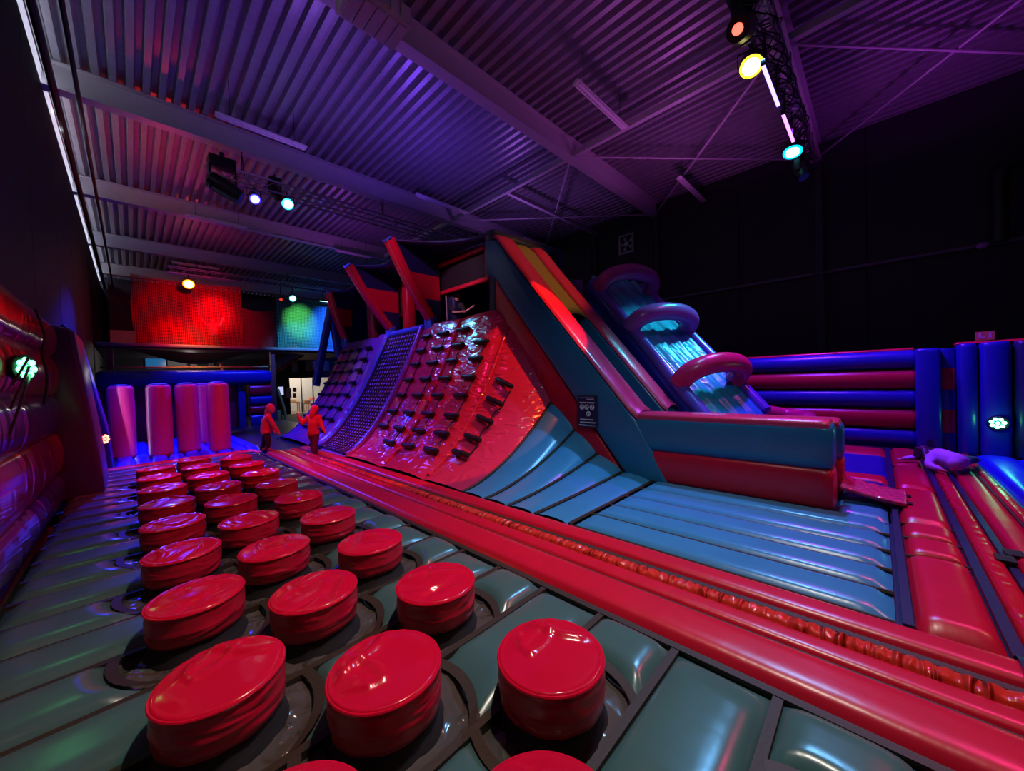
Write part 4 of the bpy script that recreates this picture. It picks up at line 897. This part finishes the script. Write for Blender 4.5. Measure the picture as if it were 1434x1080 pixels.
b = MB(); b.tube([(A[0], 24.48, A[2]), (A[0], 24.48, FZ)], .03, 8); b.build('screen_post', M_BLKMET, sp_)
# bright room behind the doorway
door = struct(thing('door_1', 'glazed doorway into a bright lounge at the far end', 'door', ((DX0+DX1)/2, YB, FZ)))
del door['category']; del door['label']
for x in (DX0+.03, 8.95, 9.75, DX1-.03):
    b = MB(); b.box(x-.03, x+.03, YB, YB+.08, FZ, 2.3); b.build('mullion', M_BLKMET, door, False)
b = MB(); b.box(DX0, DX1, YB, YB+.08, 2.24, 2.3); b.build('head_rail', M_BLKMET, door, False)
one('wall_lounge', mat('lounge_wall', (.55, .58, .62), .7), lambda b: (b.box(7, 13, 35, 35.1, FZ, 3), b.box(7, 7.1, YB+.2, 35, FZ, 3), b.box(12.9, 13, YB+.2, 35, FZ, 3), b.box(7, 13, YB+.2, 35, 2.9, 3.0)))
one('floor_lounge', mat('lounge_floor', (.35, .25, .18), .5), lambda b: b.box(7, 13, YB+.2, 35, FZ-.1, FZ+.001))
for k, x in enumerate((8.6, 9.6, 10.6)):
    b = MB(); b.box(x-.35, x+.35, 32.3, 32.6, 2.82, 2.88); tag(b.build('ceiling_panel_light', emis('lounge_lamp', (1, .92, .8), 5), smooth=False), ['lit ceiling light above the cream box in the lounge', 'lit ceiling light above the low orange-brown lounge table', 'lit ceiling light above the tan table in the lounge'][k], 'ceiling light', 'lounge ceiling lights')
point('lounge_light', (9.6, 33, 2.4), (1, .8, .58), 150, .3)
point('under_balcony_fill', (2.4, 28.2, 3.2), (1, .85, .8), 60, .2)  # unseen fill light added to brighten the posters under the balcony
for k, (x, y, h, c) in enumerate(((9.0, 33.4, .75, (.5, .25, .12)), (9.9, 33.0, .6, (.45, .2, .1)), (10.5, 33.8, .8, (.5, .3, .2)))):
    root = thing('lounge_table', ['brown table with stacked boxes in the lounge by the door edge', 'low orange-brown table in the middle of the lounge', 'tan table at the back of the lounge'][k], 'table', (x, y, FZ))
    m = mat('wood_%d' % k, c, .5)
    b = MB(); b.box(x-.4, x+.4, y-.3, y+.3, FZ+h, FZ+h+.05); b.build('table_top', m, root, False)
    for (dx, dy) in ((-.35, -.25), (.35, -.25), (-.35, .25), (.35, .25)):
        b = MB(); b.box(x+dx-.03, x+dx+.03, y+dy-.03, y+dy+.03, FZ, FZ+h); b.build('leg', m, root, False)
    b = MB(); b.box(x-.25, x+.2, y-.15, y+.2, FZ+h+.05, FZ+h+.3); tag(b.build('goods_box', mat('box_%d' % k, (.7, .6-.15*k, .45-.1*k), .6), smooth=False, bevel=.02), ['cream', 'orange', 'pale brown'][k]+' box standing on a lounge table', 'box')
# far grey slide leaning under the balcony
fs_ = thing('far_tube_slide', 'distant grey slide with red edges leaning down under the balcony', 'inflatable', (5.3, 25, FZ))
A = ony(372, 518, 25); B = ony(408, 497, 25)
d = Vector(B)-Vector(A)
for (off, m, r) in ((.0, M_STEEL, .3), (.36, mat('far_red', (.5, .03, .02), .4), .12), (-.36, mat('far_red', None), .08)):
    n = Vector((-d.z, 0, d.x)).normalized()*off
    b = MB(); b.tube([Vector(A)-d*.5+n, Vector(B)+d*.35+n], r, 12); b.build('slide_tube', m, fs_)
b = MB(); A2 = Vector(A)-d*.5; b.tube([A2, Vector((A2.x, A2.y, FZ))], .25, 12); b.build('slide_post', M_NAVY, fs_)
b = MB(); A = ony(389, 545, 23.6); B = ony(399, 575, 23.6); b.tube([A, B, (B[0]+.02, 23.6, FZ)], .07, 8); b.tube([ony(388, 575, 23.6), (ony(388, 575, 23.6)[0], 23.6, FZ)], .2, 8)
tag(b.build('leaning_board', mat('board_tan', (.4, .2, .15), .5)), 'leaning tan-edged board beside the purple post', 'board')
# ------------------------------------------------------------------ people
RV0 = Vector((RW[0][0], RW[1][0], 0)).normalized(); DV0 = Vector((-RV0.y, RV0.x, 0))
def remesh(o, v=.016, it=6):
    m = o.modifiers.new('remesh', 'REMESH'); m.mode = 'VOXEL'; m.voxel_size = v; m.use_smooth_shade = True
    s_ = o.modifiers.new('smooth', 'SMOOTH'); s_.factor = .5; s_.iterations = it
def person(lb, base, J, s, cj, ct, ch, hood=False, longhair=True, face=None, sleeves=1.0, group=None, fr=None):
    RV, DV = fr if fr else (RV0, DV0)
    base = Vector(base); W = lambda p: base+RV*p[0]*1+DV*p[1]+Vector((0, 0, p[2]))
    P = {k: W(v) for k, v in J.items()}
    root = thing('person', lb, 'person', base, group)
    body = MB()
    def limb(mb, ks, rs):
        for i in range(len(ks)-1):
            mb.tube([P[ks[i]], P[ks[i+1]]], [rs[i], rs[i+1]], 10)
        for k, r in zip(ks, rs): mb.sphere(P[k], r, 10)
    hd = P['head']; f = (RV*face[0]+DV*face[1]+Vector((0, 0, face[2]))).normalized(); upv = (hd-P['neck']).normalized()
    hr = .105*s
    body.sphere(hd, hr, 16, (.92, .98, 1.15)); body.sphere(hd+f*hr*.35-Vector((0, 0, hr*.45)), hr*.72, 12)
    body.sphere(hd+f*hr*1.05-Vector((0, 0, hr*.15)), hr*.16, 8)
    sd = f.cross(Vector((0, 0, 1))).normalized()
    for t in (-1, 1): body.sphere(hd+sd*t*hr*.95, hr*.2, 8)
    limb(body, ['neck', 'head'], [.05*s, .05*s])
    limb(body, ['pelvis', 'chest', 'neck'], [.115*s, .12*s, .06*s]); limb(body, ['shL', 'shR'], [.06*s]*2); limb(body, ['hipL', 'hipR'], [.08*s]*2)
    for q in 'LR':
        limb(body, ['sh'+q, 'el'+q, 'wr'+q], [.05*s, .04*s, .03*s]); limb(body, ['hip'+q, 'kn'+q, 'an'+q], [.078*s, .055*s, .038*s])
        wr, el = P['wr'+q], P['el'+q]; hdv = (wr-el).normalized(); side = hdv.cross(f)
        side = side.normalized() if side.length > .05 else hdv.orthogonal().normalized(); nn = hdv.cross(side)
        palm = wr+hdv*.055*s; body.tube([wr, palm, wr+hdv*.085*s], [.028*s, .036*s, .03*s], 10)
        for i, (o_, L) in enumerate(((-.027, .05), (-.009, .06), (.009, .055), (.027, .042))):
            a = palm+hdv*.02*s+side*o_*s; m_ = a+hdv*L*.55*s+nn*.004*s; e = m_+hdv*L*.5*s+nn*.018*s
            body.tube([a, m_, e], [.011*s, .010*s, .008*s], 6)
        a = wr+hdv*.02*s+side*.028*s; body.tube([a, a+side*.022*s+hdv*.025*s, a+side*.026*s+hdv*.05*s], [.012*s, .011*s, .009*s], 6)
    o = body.build('body', M_SKIN, root); remesh(o, .013 if s < .8 else .015, 3)
    jk = MB(); limb(jk, ['pelvis', 'chest'], [.145*s, .155*s]); limb(jk, ['shL', 'chest', 'shR'], [.085*s, .12*s, .085*s]); limb(jk, ['hipL', 'hipR'], [.105*s]*2); limb(jk, ['chest', 'neck'], [.11*s, .075*s])
    for q in 'LR':
        w0 = P['wr'+q]; P['cu'+q] = P['el'+q].lerp(w0, .92*sleeves) if sleeves > .3 else P['sh'+q].lerp(P['el'+q], .7)
        limb(jk, ['sh'+q, 'el'+q, 'cu'+q] if sleeves > .3 else ['sh'+q, 'cu'+q], [.075*s, .06*s, .05*s] if sleeves > .3 else [.075*s, .068*s])
    o = jk.build('top', mat('cloth_top_%s' % lb, cj, .8), root); remesh(o, .016)
    tr = MB(); limb(tr, ['hipL', 'pelvis', 'hipR'], [.10*s, .12*s, .10*s])
    for q in 'LR': limb(tr, ['hip'+q, 'kn'+q, 'an'+q], [.10*s, .075*s, .062*s])
    o = tr.build('trousers', mat('cloth_low_%s' % lb, ct, .8), root); remesh(o, .016)
    for q in 'LR':
        sh = MB(); an, to = P['an'+q], P['to'+q]; sh.tube([an+(an-to)*.25-Vector((0, 0, .02*s)), an.lerp(to, .5)-Vector((0, 0, .0)), to], [.045*s, .048*s, .036*s], 10); sh.sphere(to, .036*s, 8); sh.sphere(an, .048*s, 8)
        o = sh.build('sock', mat('sock_%s' % lb, (.3, .28, .3), .8), root); remesh(o, .012, 3)
    hair = MB(); hair.sphere(hd-f*hr*.22+Vector((0, 0, hr*.18)), hr*1.08, 16, (1, 1, 1.08))
    if longhair: 
        back = (P['neck']-hd); hair.tube([hd-f*hr*.55, hd+back*.6-f*hr*.75, P['neck']-f*hr*.8+back*.35], [hr*.85, hr*.75, hr*.45], 10)
    o = hair.build('hood' if hood else 'hair', mat('cloth_top_%s' % lb, None) if hood else mat('hair_%s' % lb, ch, .5), root); remesh(o, .014, 4)
    for t in (-1, 1):
        e = MB(); e.sphere(hd+f*hr*.93+sd*t*hr*.38+Vector((0, 0, hr*.05)), hr*.12, 8); e.build('eye', M_BLACK, root)
    e = MB(); mc = hd+f*hr*1.02-Vector((0, 0, hr*.55)); e.tube([mc-sd*hr*.28, mc+f*.004, mc+sd*hr*.28], hr*.06, 6); e.build('mouth', mat('lips', (.35, .08, .07), .5), root)
    return root
b1 = onz(371, 632)
person('child in a hooded top and dark trousers leaning forward while walking past the pillars', b1, dict(
    pelvis=(.05, 0, .50), chest=(.10, 0, .76), neck=(.15, 0, .92), head=(.21, 0, 1.07), shL=(.03, .09, .86), shR=(.19, -.09, .86), elL=(.05, .16, .66), wrL=(.14, .16, .50),
    elR=(.31, -.10, .68), wrR=(.40, -.08, .50), hipL=(.00, .06, .48), hipR=(.09, -.06, .48), knL=(-.03, .06, .27), anL=(-.12, .06, .06), toL=(.0, .06, .03), knR=(.14, -.06, .27), anR=(.11, -.06, .06), toR=(.23, -.06, .03)),
    .88, (.62, .10, .10), (.03, .02, .04), (.1, .05, .03), hood=True, face=(1, -.2, -.25))  # red of the stage light is put into the top's colour
b2_ = onz(440, 635)
person('child in a pale hooded top and patterned leggings raising one arm at the climbing wall', b2_, dict(
    pelvis=(.0, 0, .52), chest=(.02, 0, .74), neck=(.03, 0, .90), head=(.06, .02, 1.04), shL=(-.10, 0, .86), shR=(.15, 0, .86), elL=(-.22, -.05, .72), wrL=(-.28, -.06, .88),
    elR=(.21, -.02, .68), wrR=(.28, -.04, .54), hipL=(-.06, 0, .48), hipR=(.06, 0, .48), knL=(-.03, .03, .27), anL=(-.05, .06, .06), toL=(-.05, .17, .03), knR=(.07, -.03, .28), anR=(.06, -.08, .07), toR=(.04, .04, .03)),
    .86, (.66, .10, .09), (.10, .03, .05), (.1, .05, .03), hood=True, face=(.1, 1, 0))  # pale top coloured red for the stage light falling on it
b3_ = onz(1305, 659); b3_[2] = .05
FR3 = Vector((b3_[0], b3_[1], 0)).normalized(); FR3 = (Vector((FR3.y, -FR3.x, 0)), FR3)
person('child in a pale lilac top lying curled face down across the red lane', b3_, dict(
    pelvis=(.24, -.18, .15), chest=(.08, .06, .16), neck=(-.01, .20, .16), head=(-.09, .29, .15), shL=(.07, .18, .15), shR=(-.01, .0, .14), elL=(-.17, .30, .07), wrL=(-.29, .22, .05),
    elR=(-.03, -.18, .06), wrR=(.08, -.32, .04), hipL=(.29, -.10, .14), hipR=(.22, -.25, .13), knL=(.35, .20, .13), anL=(.43, .50, .09), toL=(.47, .60, .06), knR=(.31, .10, .12), anR=(.39, .42, .08), toR=(.43, .53, .05)),
    .80, (.62, .5, .75), (.035, .03, .09), (.035, .015, .02), face=(-.6, -.2, -.6), fr=FR3)
b = MB(); W3 = lambda p: Vector(b3_)+FR3[0]*p[0]+FR3[1]*p[1]+Vector((0, 0, p[2]))
for (q, r_) in (((.02, .08, .2), .05), ((-.05, .0, .10), .045), ((-.15, .12, .07), .045), ((-.18, .22, .10), .04)):
    b.tube([W3((-.08, .29, .17)), W3((-.08+.5*(q[0]+.08), .26+.4*(q[1]-.26), .20)), W3(q)], [.085, .07, r_*.6], 10)
o = b.build('loose_hair', mat('hair_dark', None), bpy.data.objects['person.002']); remesh(o, .012, 3)
bh = onx(638, 440, 5.88); bh[2] = 2.98
hp = onx(645, 421, 6.15)
person('person in a dark top kneeling on the tower deck behind the window opening', bh, dict(
    pelvis=(-.10, .24, .24), chest=(.0, .12, .48), neck=(.02, .06, .62), head=(.05, .02, .76), shL=(-.13, .08, .57), shR=(.15, .06, .57), elL=(-.04, -.08, .36), wrL=(.18, -.10, .37),
    elR=(.24, -.04, .36), wrR=(.40, -.06, .46), hipL=(-.18, .26, .22), hipR=(-.03, .28, .22), knL=(-.22, -.02, .09), anL=(-.24, .34, .09), toL=(-.25, .44, .06), knR=(-.02, .0, .09), anR=(-.04, .36, .09), toR=(-.04, .46, .06)),
    .95, (.015, .015, .02), (.02, .02, .03), (.03, .015, .01), face=(.5, -.8, -.1), sleeves=0.0)
bm_ = ony(300, 484, YM+.45); bm_[2] = ZM-.02
person('person with both arms raised standing behind the red net', bm_, dict(
    pelvis=(0, 0, .72), chest=(0, 0, 1.0), neck=(0, 0, 1.22), head=(0, -.02, 1.38), shL=(-.17, 0, 1.16), shR=(.17, 0, 1.16), elL=(-.36, 0, 1.14), wrL=(-.46, 0, 1.38),
    elR=(.36, 0, 1.14), wrR=(.46, 0, 1.38), hipL=(-.09, 0, .70), hipR=(.09, 0, .70), knL=(-.1, -.02, .38), anL=(-.1, .02, .07), toL=(-.1, -.1, .03), knR=(.1, -.02, .38), anR=(.1, .02, .07), toR=(.1, -.1, .03)),
    1.1, (.5, .3, .3), (.05, .05, .08), (.03, .015, .01), face=(0, -1, 0), longhair=False, sleeves=.5)
